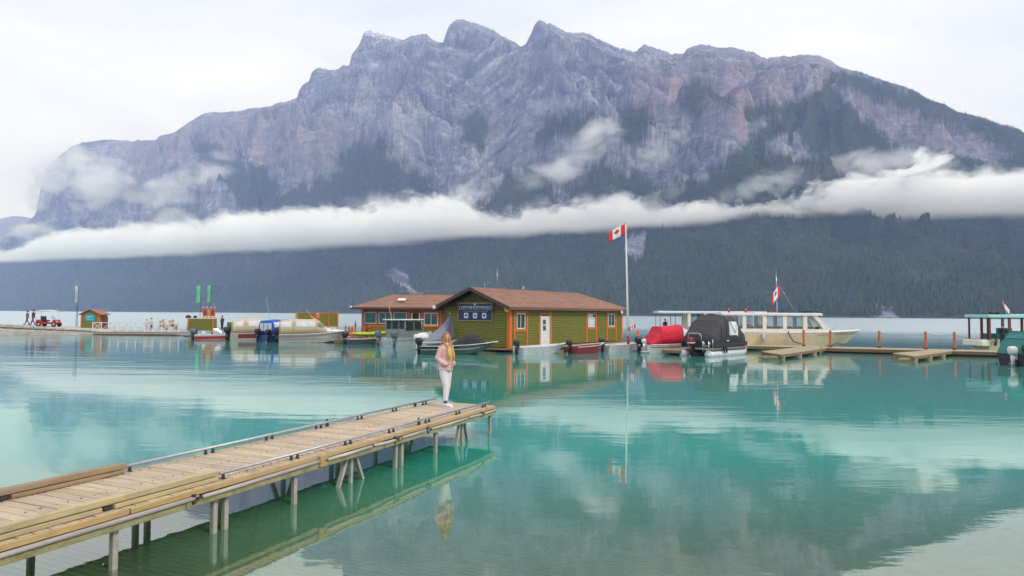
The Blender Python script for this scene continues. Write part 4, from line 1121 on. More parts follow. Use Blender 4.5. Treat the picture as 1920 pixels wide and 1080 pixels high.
# ------------------------------------------------------------------ flags
def flag(name, label, o, hoist, fly, droop, wave=.06, heading=PI, group=None, bands=3, leaf=True, cols=None, curl=0.0, tagcat='flag'):
    """wavy cloth: x runs from the hoist to the fly; bands are separate pieces of cloth"""
    t = thing(name, label, tagcat, o, heading, group)
    def S(u, v):                                   # u 0..1 along the fly, v 0..1 down the hoist
        x = fly*u; z = -hoist*v*(1-.12*u)-droop*fly*u**1.2; y = wave*math.sin(u*7+v*1.2)*u**.5+curl*u*u
        return Vector((x, y, z))
    def strip(u0, u1, nm, mat, off=0.0, v0=0.0, v1=1.0, n=8):
        m = MB(); rings = []
        for i in range(n+1):
            u = u0+(u1-u0)*i/n
            rings.append([S(u, v0+(v1-v0)*j/5)+Vector((0, off, 0)) for j in range(6)] + [S(u, v0+(v1-v0)*j/5)+Vector((0, off+.006, 0)) for j in range(5, -1, -1)])
        m.loft(rings); m.build(nm, mat, t)
    FR_ = M('flag_red', (.68, .015, .02, 1), .7, 0, .08); FW = M('flag_white', (.78, .78, .78, 1), .7, 0, .04)
    if cols is None:
        strip(0, .25, 'red_band', FR_); strip(.25, .75, 'white_band', FW); strip(.75, 1, 'red_band', FR_)
        if leaf:
            pts = [(0, .95), (.12, .72), (.30, .80), (.24, .42), (.42, .58), (.50, .46), (.72, .50), (.64, .28), (.74, .18), (.40, -.10), (.44, -.24), (.06, -.20), (.06, -.60)]
            out = pts+[(-x, y) for x, y in reversed(pts[1:])]
            m = MB(); n = len(out)
            for off in (-.004, .010):
                vs = [S(.5+x*.21, .48-y*.36)+Vector((0, off, 0)) for x, y in out]; c_ = S(.5, .40)+Vector((0, off, 0))
                m.add(vs+[c_], [(i, (i+1) % n, n) for i in range(n)])
            m.build('maple_leaf', FR_, t, fix=False)
    else:
        n = len(cols)
        for i, c in enumerate(cols): strip(0, 1, 'stripe', c, v0=i/n, v1=(i+1)/n, n=10)
    return t
pb = D(1178, 655, 49.8)
fp = thing('flagpole', 'tall white flagpole standing beside the right end of the green houseboat', 'flagpole', (D(1178, 640, 50.5).x, 50.5, 0))
top = D(1173, 419, 50.5)
bx_, by_ = fp.location.x, fp.location.y
m = MB(); m.tube([(0, 0, .1), ((top.x-bx_)*.4, 0, 3.8), (top.x-bx_, 0, top.z)], [.075, .06, .035], 10); m.build('pole', WHITE, fp)
m = MB(); m.ell((top.x-bx_, 0, top.z+.05), (.06, .06, .06), 8, 6); m.build('finial', M('brass', (.5, .4, .15, 1), .3, .8), fp)
m = MB(); m.tube([(0.0, 0, .1), (0.0, 0, 1.15)], .10, 10); m.build('pole_sleeve', M('sleeve_red', (.40, .02, .03, 1), .5), fp)
m = MB(); m.tube([(.09, .0, 1.2), ((top.x-bx_)+.06, 0, top.z-.1)], .008, 4); m.build('halyard', WHITE, fp)
flag('canadian_flag', 'large red and white maple leaf flag flying from the tall white flagpole', (top.x-.05, 50.5, top.z-.05), .84, 1.22, .52, .07, PI)
fs_ = D(1194, 612, 50.0)
pst = thing('mooring_post', 'short orange post with a small flag right of the tall flagpole', 'post', (D(1196, 612, 50).x, 50, 0))
m = MB(); m.box((0, 0, .8), (.16, .16, 1.5)); m.build('post', ORANGE, pst)
f_ = flag('canadian_flag', 'tiny faded maple leaf flag on the short orange post', (D(1192, 606, 50).x, 50, D(1192, 606, 50).z), .34, .52, .55, .02, PI)
m = MB(); m.tube([(0, 0, .05), (.06, 0, -.75)], .012, 6); m.build('staff', WHITE, f_)
# ================================================================== BOATS
def boat(label, px, py, deg, name='motorboat', cat='boat', group=None, z=0):
    p = W(px, py, 0); return thing(name, label, cat, (p.x, p.y, 0), R(deg), group)
G1 = 'small motorboats moored at the marina'
# aluminium and maroon skiffs by the houseboat
def skiff(label, px, py, deg, L, hullmat, inner=ALU, cowl=BLACK, stripe=None, wide=1.55):
    t = boat(label, px, py, deg, 'skiff', 'skiff', G1)
    h = Hull(L, wide, .46, .66, .14, .06, full=.42, rake=.16, bowp=1.9, chine=.84)
    h.build(t, hullmat); h.gunwale(t, inner, r=.03)
    for f in (.35, .62): h.stripe(t, f, f+.05, hullmat, 'strake', 0.02, .95)
    if stripe: h.stripe(t, .08, .28, stripe)
    for x in (.55, .42*L, .66*L): h.bench(t, x, inner, .26, .34)
    h.deck(t, .86, inner)
    outboard(t, -.04, 0, .52, .75, cowl)
    m = MB(); m.tube([(-.1, 0, .78), (.45, .1, .80)], .02, 6); m.build('tiller', BLACK, t)
    return t
skiff('bare silver skiff moored left of the houseboat white door, black motor at its stern', 972, 664, 33, 4.0, ALU)
skiff('maroon sided skiff moored between two bare silver skiffs at the houseboat', 1070, 663, 42, 3.5, MAROON)
skiff('bare silver skiff moored nearest the foot of the tall white flagpole', 1132, 659, 30, 3.6, ALU)

# H dark green flat boat with black cover
t = boat('dark green flat boat with black tarpaulin hump, right behind the woman in pink', 790, 663, 3, group=G1)
GRN = M('dark_green_hull', (.045, .085, .06, 1), .5, .1, .1, 3)
h = Hull(5.15, 1.7, .52, .82, .12, .1, full=.5, rake=.2, bowp=1.8, chine=.86); h.build(t, GRN)
h.gunwale(t, M('pale_gunwale', (.6, .64, .62, 1), .4), r=.03)
for f, mm_ in ((.42, ALU), (.66, GRN)): h.stripe(t, f, f+.06, mm_, 'strake', 0.0, .96)
h.stripe(t, .06, .26, BLACK, 'dark_band', 0, .5)
h.deck(t, .72, ALU)
cv = Canopy([(.35, .80, .52, .60), (1.1, .82, .52, .72), (2.0, .80, .53, .70), (2.5, .74, .54, 1.05), (3.1, .70, .56, 1.36), (3.6, .66, .58, 1.36), (4.0, .55, .62, 1.08), (4.35, .42, .68, .74)], .62)
cv.build(t, BLACKC, 'tarpaulin')
outboard(t, -.02, 0, .55, .85, BLACK)
# G white boat under grey cover
t = boat('white motorboat under a steep grey blue tent cover beside the houseboat gable', 787, 655, 22, group=G1)
h = Hull(5.0, 2.1, .62, .95, .2, .1, full=.5, bowp=2.0); h.build(t, WHITE); h.deck(t, .5, WHITE)
h.stripe(t, .2, .34, GREYC)
cv = Canopy([(.15, .98, .62, .70), (.9, .95, .64, 1.15), (1.8, .8, .68, 1.85), (2.35, .35, .72, 2.62), (2.75, .5, .76, 1.9), (3.4, .7, .82, 1.2), (4.4, .4, .9, 1.0)], .95)
cv.build(t, GREYC, 'tent_cover')
m = MB(); m.tube([(2.35, 0, .6), (2.35, 0, 2.7)], .02, 6); m.ell((2.35, 0, 2.7), (.09, .09, .08), 8, 6); m.build('tent_pole', WHITE, t)
m = MB(); m.ell((.25, .1, .92), (.5, .7, .34), 12, 8); m.build('white_hood', WHITE, t)
outboard(t, -.05, -.25, .55, 1.0, WHITE, WHITE)
# F silver cabin boat
t = boat('silver cabin boat with white hardtop and two grey outboards beside the boathouse', 727, 649, 62, group=G1)
h = Hull(6.2, 2.4, .66, 1.05, .2, .15, full=.55, bowp=2.2); h.build(t, ALU); h.gunwale(t, CHROME, r=.03); h.deck(t, .62, ALU)
h.stripe(t, .3, .36, BLACK)
roofz = 2.15
m = MB(); m.box((2.1, 0, roofz), (2.9, 2.2, .09)); m.build('hardtop', WHITE, t, bevel=.04)
cab = MB(); 
cab.box((1.0, 0, 1.0), (.05, 1.9, .75)); cab.box((2.2, -.98, .95), (2.4, .04, .55)); cab.box((2.2, .98, .95), (2.4, .04, .55)); cab.box((3.5, 0, 1.0), (.05, 1.9, .5))
for x, y in ((1.0, -.97), (1.0, -.35), (1.0, .35), (1.0, .97), (2.2, -.97), (2.2, .97), (3.4, -.97), (3.4, .97)): cab.box((x, y, 1.55), (.08, .08, 1.15))
cb = cab.build('cabin', M('grey_cabin', (.26, .29, .31, 1), .4, .2), t)
for y in (-.66, 0, .66): MB().box((1.0, y, 1.72), (.012, .5, .62)).build('cabin_window', DGLASS, cb)
for s in (-1, 1):
    for x in (1.6, 2.8): MB().box((x, s*.985, 1.68), (.9, .012, .7)).build('cabin_window', DGLASS, cb)
g = MB(); g.add([(3.5, -.9, 1.2), (3.5, .9, 1.2), (3.15, .85, 2.1), (3.15, -.85, 2.1)], [(0, 1, 2, 3)]); g.build('windscreen', GLASS, cb, fix=False)
m = MB(); m.tube([(3.7, -.95, 1.0), (3.2, -.98, 2.12)], .03, 6); m.tube([(3.7, .95, 1.0), (3.2, .98, 2.12)], .03, 6); m.build('roof_strut', WHITE, t)
m = MB(); m.tube([(1.6, .9, 2.2), (1.3, .95, 3.3)], .012, 5); m.build('whip_aerial', WHITE, t)
outboard(t, -.05, .82, .62, 1.05, GREYM, GREYM); outboard(t, -.05, -.82, .62, 1.05, GREYM, GREYM)
m = MB()
for y in (-.35, .15): m.tube([(-.02, y, .7), (-.16, y, .72), (-.16, y, .1)], .018, 6); m.tube([(-.02, y+.25, .7), (-.16, y+.25, .72), (-.16, y+.25, .1)], .018, 6)
m.build('boarding_ladder', CHROME, t)
# F2 white runabout with windshield behind it
t = boat('white runabout with dark windshield between silver cabin boat and grey tent cover', 768, 641, 38, group=G1)
h = Hull(5.2, 2.1, .66, .95, .2, .15, full=.5); h.build(t, WHITE); h.deck(t, .52, WHITE)
windshield(t, 2.9, 1.9, .82, .75, .45, BLACK)
cn = Canopy([(.9, .95, 1.55, 1.75), (2.5, .95, 1.65, 1.86)], .4); cn.build(t, WHITE, 'canopy_top')
for s in (-1, 1):
    for x in (.95, 2.45): MB().tube([(x, s*.92, .7), (x, s*.92, 1.65)], .018, 6).build('canopy_strut', CHROME, t)
# E skiff carrying lime kayak
t = boat('low dark skiff carrying a lime yellow kayak, left of the silver cabin boat', 652, 645, 24, group=G1)
h = Hull(3.8, 1.6, .42, .6, .12, .08, full=.45); h.build(t, M('dark_grey_hull', (.07, .075, .08, 1), .5)); h.gunwale(t, ALU)
outboard(t, -.05, .1, .5, 1.0, BLACK)
m = MB()
for y in (-.55, -.25): m.tube([(-.1, y, .1), (-.1, y, .62), (.2, y, .68)], .02, 6)
m.build('boarding_ladder', CHROME, t)
LIME = M('lime_plastic', (.48, .55, .03, 1), .45, 0, .1)
ky = boat('lime yellow kayak lying across the low dark skiff left of the silver cabin boat', 655, 645, 22, 'kayak', 'kayak')
m = MB(); rings = []
for i in range(15):
    u = i/14; w = .36*math.sin(PI*u)**.6+.01; zc = .82+.10*(2*u-1)**2+.12*u
    rings.append([(.1+3.4*u, w*math.cos(a), zc+.17*math.sin(a)*(math.sin(PI*u)**.4+.05)) for a in [2*PI*k/12 for k in range(12)]])
m.loft(rings); m.build('kayak_hull', LIME, ky)
m = MB(); m.ell((1.7, 0, 1.04), (.36, .2, .035), 12, 4); m.build('cockpit', BLACK, ky)
# D large beige canopy cruiser
t = boat('largest beige canopy cruiser with white cabin bow, rainbow flag above it', 526, 642, 10, group=G1)
h = Hull(6.2, 2.3, .72, 1.12, .2, .15, full=.5, bowp=2.0, bowup=.5); h.build(t, M('greyish_white_hull', (.50, .48, .44, 1), .4, 0, .1, 3, dirt=.2)); h.deck(t, .58, WHITE)
h.stripe(t, .12, .42, M('stripe_mauve', (.34, .27, .29, 1), .4), f0b=.1, f1b=.2); h.stripe(t, .55, .62, M('stripe_gold', (.36, .28, .17, 1), .4)); h.gunwale(t, CREAM2, r=.035)
cn = Canopy([(0.0, .98, .74, 1.98), (1.2, 1.02, .76, 2.12), (2.9, 1.0, .8, 2.12), (3.7, .9, .95, 1.75), (4.1, .8, 1.05, 1.2)], .42)
cn.build(t, BEIGEC)
cn.patch(t, .02, .22, .06, .24, VINYL); cn.patch(t, .29, .56, .06, .24, VINYL); cn.patch(t, .02, .22, .76, .94, VINYL); cn.patch(t, .29, .56, .76, .94, VINYL)
MB().box((-.02, 0, 1.42), (.02, 1.3, .7)).build('rear_window', VINYL, t)
for u in (.02, .26, .58): cn.hoop(t, u, M('canvas_seam', (.30, .22, .15, 1), .8), 'canopy_seam')
cn.patch(t, .62, .82, .07, .30, GLASS, 'side_windshield'); cn.patch(t, .62, .82, .70, .93, GLASS, 'side_windshield'); cn.patch(t, .66, .86, .32, .68, GLASS, 'front_windshield')
m = MB(); rings = []
for i in range(7):
    u = i/6; x = 3.9+u*1.9; w = .75*(1-u**2)+.06; z = 1.02; zz = 1.34-.26*u
    rings.append([(x, w, z), (x, w*.8, zz), (x, -w*.8, zz), (x, -w, z)])
m.loft(rings, smooth=False); cbn = m.build('cuddy_cabin', WHITE, t)
for s in (-1, 1): MB().box((4.35, s*.63, 1.18), (.6, .03, .13), rz=-s*.13).build('cabin_window', DGLASS, cbn)
outboard(t, -.1, -.1, .62, 1.1, BLACK)
# C blue canopy
t = boat('small motorboat with bright blue canopy between two beige canopied boats', 497, 641, 62, group=G1)
h = Hull(4.6, 1.9, .62, .85, .18, .12, full=.5); h.build(t, M('blue_hull', (.03, .08, .25, 1), .35)); h.gunwale(t, WHITE)
cn = Canopy([(.05, .9, .66, 1.95), (1.2, .93, .68, 2.05), (2.6, .9, .72, 2.0), (3.2, .8, .8, 1.5)], .4); cn.build(t, BLUEC)
for y in (-.52, 0, .52): MB().box((.035, y, 1.35), (.02, .42, .72)).build('rear_window', VINYL, t)
cn.patch(t, .05, .30, .06, .24, VINYL); cn.patch(t, .38, .62, .06, .24, VINYL); cn.patch(t, .05, .30, .76, .94, VINYL)
outboard(t, -.05, .72, .6, 1.0, BLACK); outboard(t, -.05, -.62, .6, .95, BLACK)
# B beige canopy with maroon stripe
t = boat('beige canopied boat with maroon hull stripe, left of the blue canopy', 432, 638, 24, group=G1)
h = Hull(5.4, 2.1, .66, .95, .2, .12, full=.5); h.build(t, M('cream_hull_dull', (.52, .46, .36, 1), .4)); h.stripe(t, .08, .66, MAROON, t0=.12, t1=.98); h.gunwale(t, WHITE); h.deck(t, .66, WHITE)
cn = Canopy([(.1, .86, .70, 1.80), (.7, .96, .70, 2.05), (2.6, .96, .74, 2.08), (3.4, .88, .8, 1.6), (3.7, .8, .86, 1.1)], .42); cn.build(t, BEIGEC)
cn.patch(t, .08, .30, .06, .24, VINYL); cn.patch(t, .36, .60, .06, .24, VINYL); cn.patch(t, .08, .30, .76, .94, VINYL); cn.patch(t, .36, .60, .76, .94, VINYL); MB().box((.16, 0, 1.35), (.02, 1.2, .6)).build('rear_window', VINYL, t)
for u in (.02, .33, .62): cn.hoop(t, u, M('canvas_seam', (.30, .22, .15, 1), .8), 'canopy_seam')
outboard(t, -.08, .1, .6, 1.15, BLACK)
# A red and white speedboat
t = boat('red and white open speedboat at the left end of the boat row', 368, 636, 14, group=G1)
h = Hull(4.6, 1.9, .50, .70, .14, .12, full=.45, bowp=1.9); h.build(t, WHITE); h.stripe(t, .38, .98, RED, t0=.0, t1=.93, f1b=.8); h.deck(t, .5, WHITE)
windshield(t, 2.5, 1.6, .6, .46, .4); seat(t, .9, .4, .25, WHITE); seat(t, .9, -.4, .25, WHITE); seat(t, 1.7, -.4, .25, RED)
outboard(t, -.1, .45, .5, 1.0, BLACK); outboard(t, -.1, -.35, .5, .95, GREYM)
m = MB(); m.tube([(-.2, .1, .45), (-.7, .1, .28)], .05, 6); m.ell((-.95, .1, .25), (.3, .16, .07), 8, 5); m.build('trolling_motor', BLACK, t)
# L red canopy
t = boat('white motorboat with bright red tent canopy right of the tall flagpole', 1208, 661, 16, group=G1)
h = Hull(5.2, 2.1, .58, .85, .18, .12, full=.5); h.build(t, WHITE); h.gunwale(t, WHITE, r=.035); h.stripe(t, .25, .33, RED)
cn = Canopy([(.10, .98, .60, .72), (.55, .94, .64, 1.25), (.95, .9, .66, 1.88), (2.6, .9, .70, 1.98), (3.1, .88, .74, 1.7), (3.6, .8, .8, .95)], .5); cn.build(t, REDC)
cn.patch(t, .62, .82, .05, .28, VINYL); cn.patch(t, .62, .82, .72, .95, VINYL)
for u in (.38, .60): cn.hoop(t, u, REDC, 'canopy_seam', .022)
outboard(t, -.12, .25, .55, 1.0, BLACK); outboard(t, -.1, -.35, .62, .62, ALU, ALU)
MB().box((-.35, -.75, .12), (.55, .3, .05)).build('swim_step', WHITE, t)
# M pontoon boat with charcoal enclosure
t = boat('pontoon boat fully enclosed in charcoal canvas, red outboard at its stern', 1306, 668, 47, 'pontoon_boat', 'pontoon boat')
PB, PLn = 2.35, 5.4
for y in (-.9, .9):
    m = MB(); m.tube([(-.15, y, .12), (-.1, y, .12), (PLn-.9, y, .12), (PLn-.3, y, .2), (PLn+.1, y, .34)], [.24, .29, .29, .22, .06], 16); pf = m.build('pontoon', ALU, t)
    m = MB(); m.tube([(-.17, y, .12), (-.155, y, .12)], .2, 16); m.build('pontoon_cap', WHITE, pf)
    MB().box((2.6, y, .40), (5.0, .1, .04)).build('pontoon_rail', CHROME, pf)
MB().box((2.6, 0, .50), (5.3, PB, .10)).build('deck', M('tan_deck', (.42, .36, .26, 1), .7), t)
for s in (-1, 1): MB().box((2.6, s*(PB/2+.01), .50), (5.3, .03, .12)).build('deck_trim', CHROME, t)
cn = Canopy([(.30, 1.05, .55, 1.50), (.55, 1.12, .55, 1.66), (1.2, 1.14, .55, 2.30), (2.0, 1.14, .55, 2.70), (3.5, 1.14, .55, 2.68), (4.2, 1.12, .55, 2.1), (5.0, 1.08, .55, 1.52), (5.2, 1.0, .55, 1.2)], .34); cn.build(t, DARKC)
for v in ((.018, .18), (.82, .982)): w = cn.patch(t, .47, .62, v[0], v[1], VINYL)
for u in (.30, .43, .72): cn.hoop(t, u, BLACKC, 'canopy_seam', .02)
for s in (-1, 1):
    m = MB(); m.tube([cn.P(.48, .17 if s > 0 else .83, .03), cn.P(.545, .03 if s > 0 else .97, .03), cn.P(.61, .17 if s > 0 else .83, .03)], .018, 6); m.build('window_brace', BLACK, t)
    m = MB(); m.box((2.6, s*1.16, .75), (5.0, .03, .3)); m.build('side_skirt', BLACKC, t)
outboard(t, -.15, .2, .62, 1.05, M('red_cowl', (.20, .018, .02, 1), .35), BLACK, band=WHITE)
m = MB(); m.tube([(.05, .62, .5), (.05, .62, 1.35), (.0, .5, 1.5), (.0, -.2, 1.5), (.05, -.32, 1.35), (.05, -.32, .9)], .025, 8); m.build('stern_arch', CHROME, t)
m = MB()
for y in (-.95, -.55): m.tube([(-.02, y, .5), (-.02, y, 1.0), (-.18, y, 1.0), (-.2, y, .3)], .022, 6)
for z in (.45, .7): m.tube([(-.19, -.95, z), (-.19, -.55, z)], .018, 6)
m.tube([(.1, -1.1, .5), (.1, -1.1, 1.15)], .022, 6); m.build('boarding_ladder', CHROME, t)
for x in (1.4, 1.75): MB().tube([(x, -1.26, .62), (x, -1.27, .22)], .06, 8).build('fender', BLACK, t)
MB().box((2.1, -1.185, 1.0), (.3, .008, .07)).build('label_patch', WHITE, t)

# N tour boats
def tour_boat(label, px, py, deg, L, B, roof0, roofz, x_aft, x_fore, nwin, rear=False):
    t = boat(label, px, py, deg, 'tour_boat', 'tour boat')
    h = Hull(L, B, 1.25, 1.52, .35, .5, full=.62, rake=.17, bowp=2.6, bowup=.18, chine=.82, wall=.08); h.build(t, CREAM, ns=20)
    h.deck(t, .70, CREAM2, crown=.06); h.gunwale(t, WHITE, r=.05, n=20); h.stripe(t, .06, .12, CREAM2)
    h.stripe(t, .93, 1.0, M('boot_line', (.20, .17, .12, 1), .5), 'boot_stripe', t1=.9)
    z0, z1 = 1.35, roofz-.10
    hw = B/2-.22
    for s in (-1, 1): MB().box(((x_aft+x_fore)/2, s*hw, (z0+1.62)/2), (x_fore-x_aft, .06, 1.62-z0+.02)).build('cabin_side', CREAM2, t)
    MB().box((x_aft, 0, (z0+z1)/2), (.06, 2*hw-.07, z1-z0)).build('cabin_back', CREAM2, t)
    W_ = (x_fore-x_aft)/nwin
    for i in range(nwin+1):
        x = x_aft+i*W_
        for s in (-1, 1):
            rk = .0 if i < nwin else .9
            m = MB(); m.bar((x+rk*.0, s*hw, 1.58), (x-rk, s*hw, z1), .30 if i < nwin else .24, .08, up=(0, 1, 0)); m.build('window_post', CREAM2, t)
    for i in range(nwin):
        for s in (-1, 1):
            xa, xb = x_aft+i*W_+.08, x_aft+(i+1)*W_-.08; k = .85 if i == nwin-1 else 0
            g = MB(); vs = [(xa, s*(hw-.01), 1.62), (xb, s*(hw-.01), 1.62), (xb-k, s*(hw-.01), z1), (xa, s*(hw-.01), z1)]
            g.add(vs, [(0, 1, 2, 3)]); g.build('window_pane', GLASS, t, fix=False)
    # windscreen
    for y0_, y1_ in ((-hw+.08, -.06), (.06, hw-.08)):
        g = MB(); g.add([(x_fore+.35, y0_*.8, 1.62), (x_fore+.35, y1_*.8, 1.62), (x_fore-.75, y1_, z1), (x_fore-.75, y0_, z1)], [(0, 1, 2, 3)]); g.build('windscreen', GLASS, t, fix=False)
    for y in (-hw*.8, 0, hw*.8): MB().bar((x_fore+.37, y, 1.58), (x_fore-.78, y*1.22, z1), .10, .08, up=(0, 1, 0)).build('windscreen_post', CREAM2, t)
    m = MB(); m.box((x_fore-.1, 0, 1.5), (1.0, 2*hw-.1, .2)); m.build('dashboard', CREAM2, t)
    m = MB(); x0, x1 = roof0, x_fore-.25; prof = []
    for i in range(9):
        u = i/8; x = x0+(x1-x0)*u; e = .0
        zt = roofz+.06; ww = hw+.12
        prof.append([(x, ww, roofz-.16), (x, ww, roofz-.02), (x, ww*.6, zt), (x, -ww*.6, zt), (x, -ww, roofz-.02), (x, -ww, roofz-.16)])
    m.loft(prof, smooth=False); m.build('roof', WHITE, t)
    # benches of dark seats and heads of passengers seen through the glass are too small to part
    for i in range(int((x_fore-x_aft)/.85)):
        for y in (-hw*.55, hw*.55):
            MB().box((x_aft+.6+i*.85, y, 1.42), (.12, .9, .75)).build('seat_back', SEATM, t)
    MB().box(((x_aft+x_fore)/2, 0, .95), (x_fore-x_aft-.2, 2*hw-.1, .1)).build('cabin_floor', SEATM, t)
    return t, h, hw
rt, rh_, rhw = tour_boat('farther cream tour boat with long white roof over an open aft deck', 1262, 641, -1, 10.5, 3.0, -1.7, 3.02, 1.3, 9.2, 5)
for x in (-1.5, -.0):
    for s in (-1, 1): MB().tube([(x, s*1.1, 1.1), (x, s*1.1, 2.98)], .03, 6).build('aft_post', M('brown_post', (.2, .14, .1, 1), .5), rt)
MB().box((-.8, 0, .65), (1.9, 2.6, .5)).build('aft_platform', CREAM, rt)
nt_, nh_, nhw = tour_boat('nearer cream tour boat with raked windscreen and pointed bow behind the orange posts', 1345, 652, -5.5, 11.3, 3.1, .1, 2.86, .3, 8.2, 5)
m = MB(); m.box((7.0, -.3, 3.02), (.9, .7, .14)); m.build('roof_hatch', BLACK, nt_)
m = MB(); m.tube([(7.7, .4, 2.95), (7.7, .4, 3.14)], .07, 8); m.tube([(8.0, .4, 2.95), (8.0, .4, 3.1)], .05, 8); m.box((7.85, -.5, 2.98), (.3, .15, .15)); m.build('roof_lamp', M('lamp_dark_red', (.10, .02, .03, 1), .4), nt_)
for x in (-.0+1.0, 2.35):
    m = MB(); m.tube([(x, .2, 2.92), (x, .2, 3.3)], [.12, .06], 8); m.build('red_beacon', M('beacon_red', (.6, .05, .03, 1), .5), nt_)
for x in (2.6, 4.4):
    m = MB(); m.box((x, 0, 2.96), (.8, .05, .05)); m.build('red_roof_rack', M('rack_red', (.6, .10, .08, 1), .5), nt_)
m = MB(); m.tube([(x_, -.5+.0*x_, 1.72+.0*x_) for x_ in (9.0, 9.6, 10.6)], .018, 6)
for x in (9.0, 9.8, 10.6): m.tube([(x, -.5, 1.55), (x, -.5, 1.72)], .015, 5)
m.build('bow_rail', CHROME, nt_)
p_ = nh_.side(.29, .2, -1); m = MB(); m.tube([(p_.x, p_.y-.12, 1.25), (p_.x, p_.y-.12, .55)], .11, 10); m.build('fender', M('pale_blue_fender', (.45, .52, .58, 1), .5), nt_)
m = MB(); m.tube([(5.2, -1.62, 1.45), (5.35, -1.68, 1.0), (5.6, -1.68, .65), (6.2, -1.66, .45)], .04, 6); m.build('mooring_line', M('dark_rope', (.07, .06, .06, 1), .9), nt_)
# name painted on the bow: too small to read in the photograph, a run of brick red strokes
m = MB(); rr = random.Random(3); x = 7.6
while x < 10.0:
    if abs(x-8.75) > .12:
        a = nh_.side(x/11.3, .16, -1, .012); m.box((a.x, a.y, a.z), (.055, .012, rr.uniform(.07, .13)), rz=math.atan2(.18, 1)*0)
    x += .11
m.build('bow_lettering', M('brick_red_print', (.42, .16, .09, 1), .5), nt_)
# flag on the tour boat staff
s0_ = D(1457, 585, 57.0); s1_ = D(1455, 505, 57.0)
stf = MB(); stf.tube([(0, 0, 0), (s1_.x-s0_.x, 0, s1_.z-s0_.z)], [.03, .012], 6)
im_ = nt_.matrix_basis.inverted() if False else (Matrix.Translation(nt_.location) @ Matrix.Rotation(R(-5.5), 4, 'Z')).inverted()
lp = im_ @ s0_
o = stf.build('flag_staff', CHROME, nt_); o.location = lp; o.rotation_euler = (0, 0, R(5.5))
sp_ = D(1456, 533, 57)
flag('canadian_flag', 'limp red and white flag hanging from the staff on the tour boat roof', (sp_.x+.25, 57, sp_.z), .95, .75, 1.35, .05, R(190), curl=.1)
bg_ = D(1463, 538, 57); e_ = D(1490, 583, 57)
o = MB().tube([(0, 0, 0), (e_.x-bg_.x, 0, e_.z-bg_.z)], .012, 5).tube([((e_.x-bg_.x)*.25, 0, (e_.z-bg_.z)*.25-.05), ((e_.x-bg_.x)*.30, 0, (e_.z-bg_.z)*.30+.1)], .06, 6).build('stay_line', M('pale_line', (.5, .5, .48, 1), .6), nt_); o.location = im_ @ bg_; o.rotation_euler = (0, 0, R(5.5))

# P teal roofed boat on the right
t = boat('cream tour boat with flat turquoise roof on dark red posts, far right', 1838, 657, 2, 'tour_boat', 'tour boat')
TQ = M('turquoise_roof', (.36, .72, .66, 1), .4, 0, .06); TQ2 = M('turquoise_panel', (.02, .30, .26, 1), .4)
h = Hull(7.5, 2.6, .82, 1.0, .3, .3, full=.6); h.build(t, CREAM); h.gunwale(t, CREAM2, r=.05)
MB().box((-.25, 0, .62), (.9, 2.2, .5)).build('stern_step', CREAM2, t, bevel=.08)
MB().box((3.8, 0, 2.76), (8.2, 2.7, .24)).build('roof', TQ, t, bevel=.03)
DR = M('dark_red_post', (.16, .03, .03, 1), .5)
for x in (-.05, 1.0, 1.55, 4.4, 6.9):
    for s in (-1, 1): MB().box((x, s*1.15, 1.8), (.12 if x < .5 else .18, .10, 1.85)).build('roof_post', DR, t)
for s in (-1, 1): MB().box((3.9, s*1.2, 1.12), (5.6, .05, .45)).build('side_panel', TQ2, t)
MB().box((2.3, .4, 1.4), (.8, .7, .8)).build('console', TQ2, t)
m = MB(); m.tube([(.4, -1.3, 1.15), (.25, -1.4, .7), (.15, -1.4, .45)], .09, 8); m.build('dark_bundle', BLACK, t)
m = MB()
for k in range(6): m.ell((2.0+k*.4, -.9, 2.89), (.2, .15, .05), 8, 4)
m.build('roof_roll', TQ, t)
m = MB(); m.ell((1.0, 0, 3.0), (.28, .2, .16), 10, 6); m.ell((1.5, 0, 3.02), (.22, .2, .16), 10, 6); m.build('roof_gear', BLACK, t)
s0_ = D(1891, 590, 56)
fg = flag('small_flag', 'small pink red and white flag slanting above the turquoise roof', (D(1880, 566, 56).x, 56, D(1880, 566, 56).z), .42, .62, 1.5, .04, R(-12), cols=None, leaf=False)
MB().tube([(.0, .01, .05), (.35, .01, -1.2)], .015, 6).build('staff', WHITE, fg)
# Q dark teal covered boat cut by the right edge
t = boat('dark teal covered boat cut by the right edge, white motor at its stern', 1902, 686, 20, group=G1)
h = Hull(5.4, 2.1, .66, .9, .2, .12, full=.5); h.build(t, BLACK); h.gunwale(t, WHITE, r=.03)
cv = Canopy([(.0, 1.0, .55, .75), (.35, .98, .6, 1.5), (.7, .95, .62, 1.88), (2.6, .95, .66, 2.0), (4.0, .7, .8, 1.2)], .38); cv.build(t, TEALC, 'boat_cover')
cv.hoop(t, .25, M('teal_seam', (.03, .15, .14, 1), .7), 'cover_seam', .02); cv.hoop(t, .5, M('teal_seam', (.03, .15, .14, 1), .7), 'cover_seam', .02)
outboard(t, -.1, -.1, .52, .95, WHITE, WHITE); outboard(t, -.05, -.95+.1, .60, 1.05, BLACK)
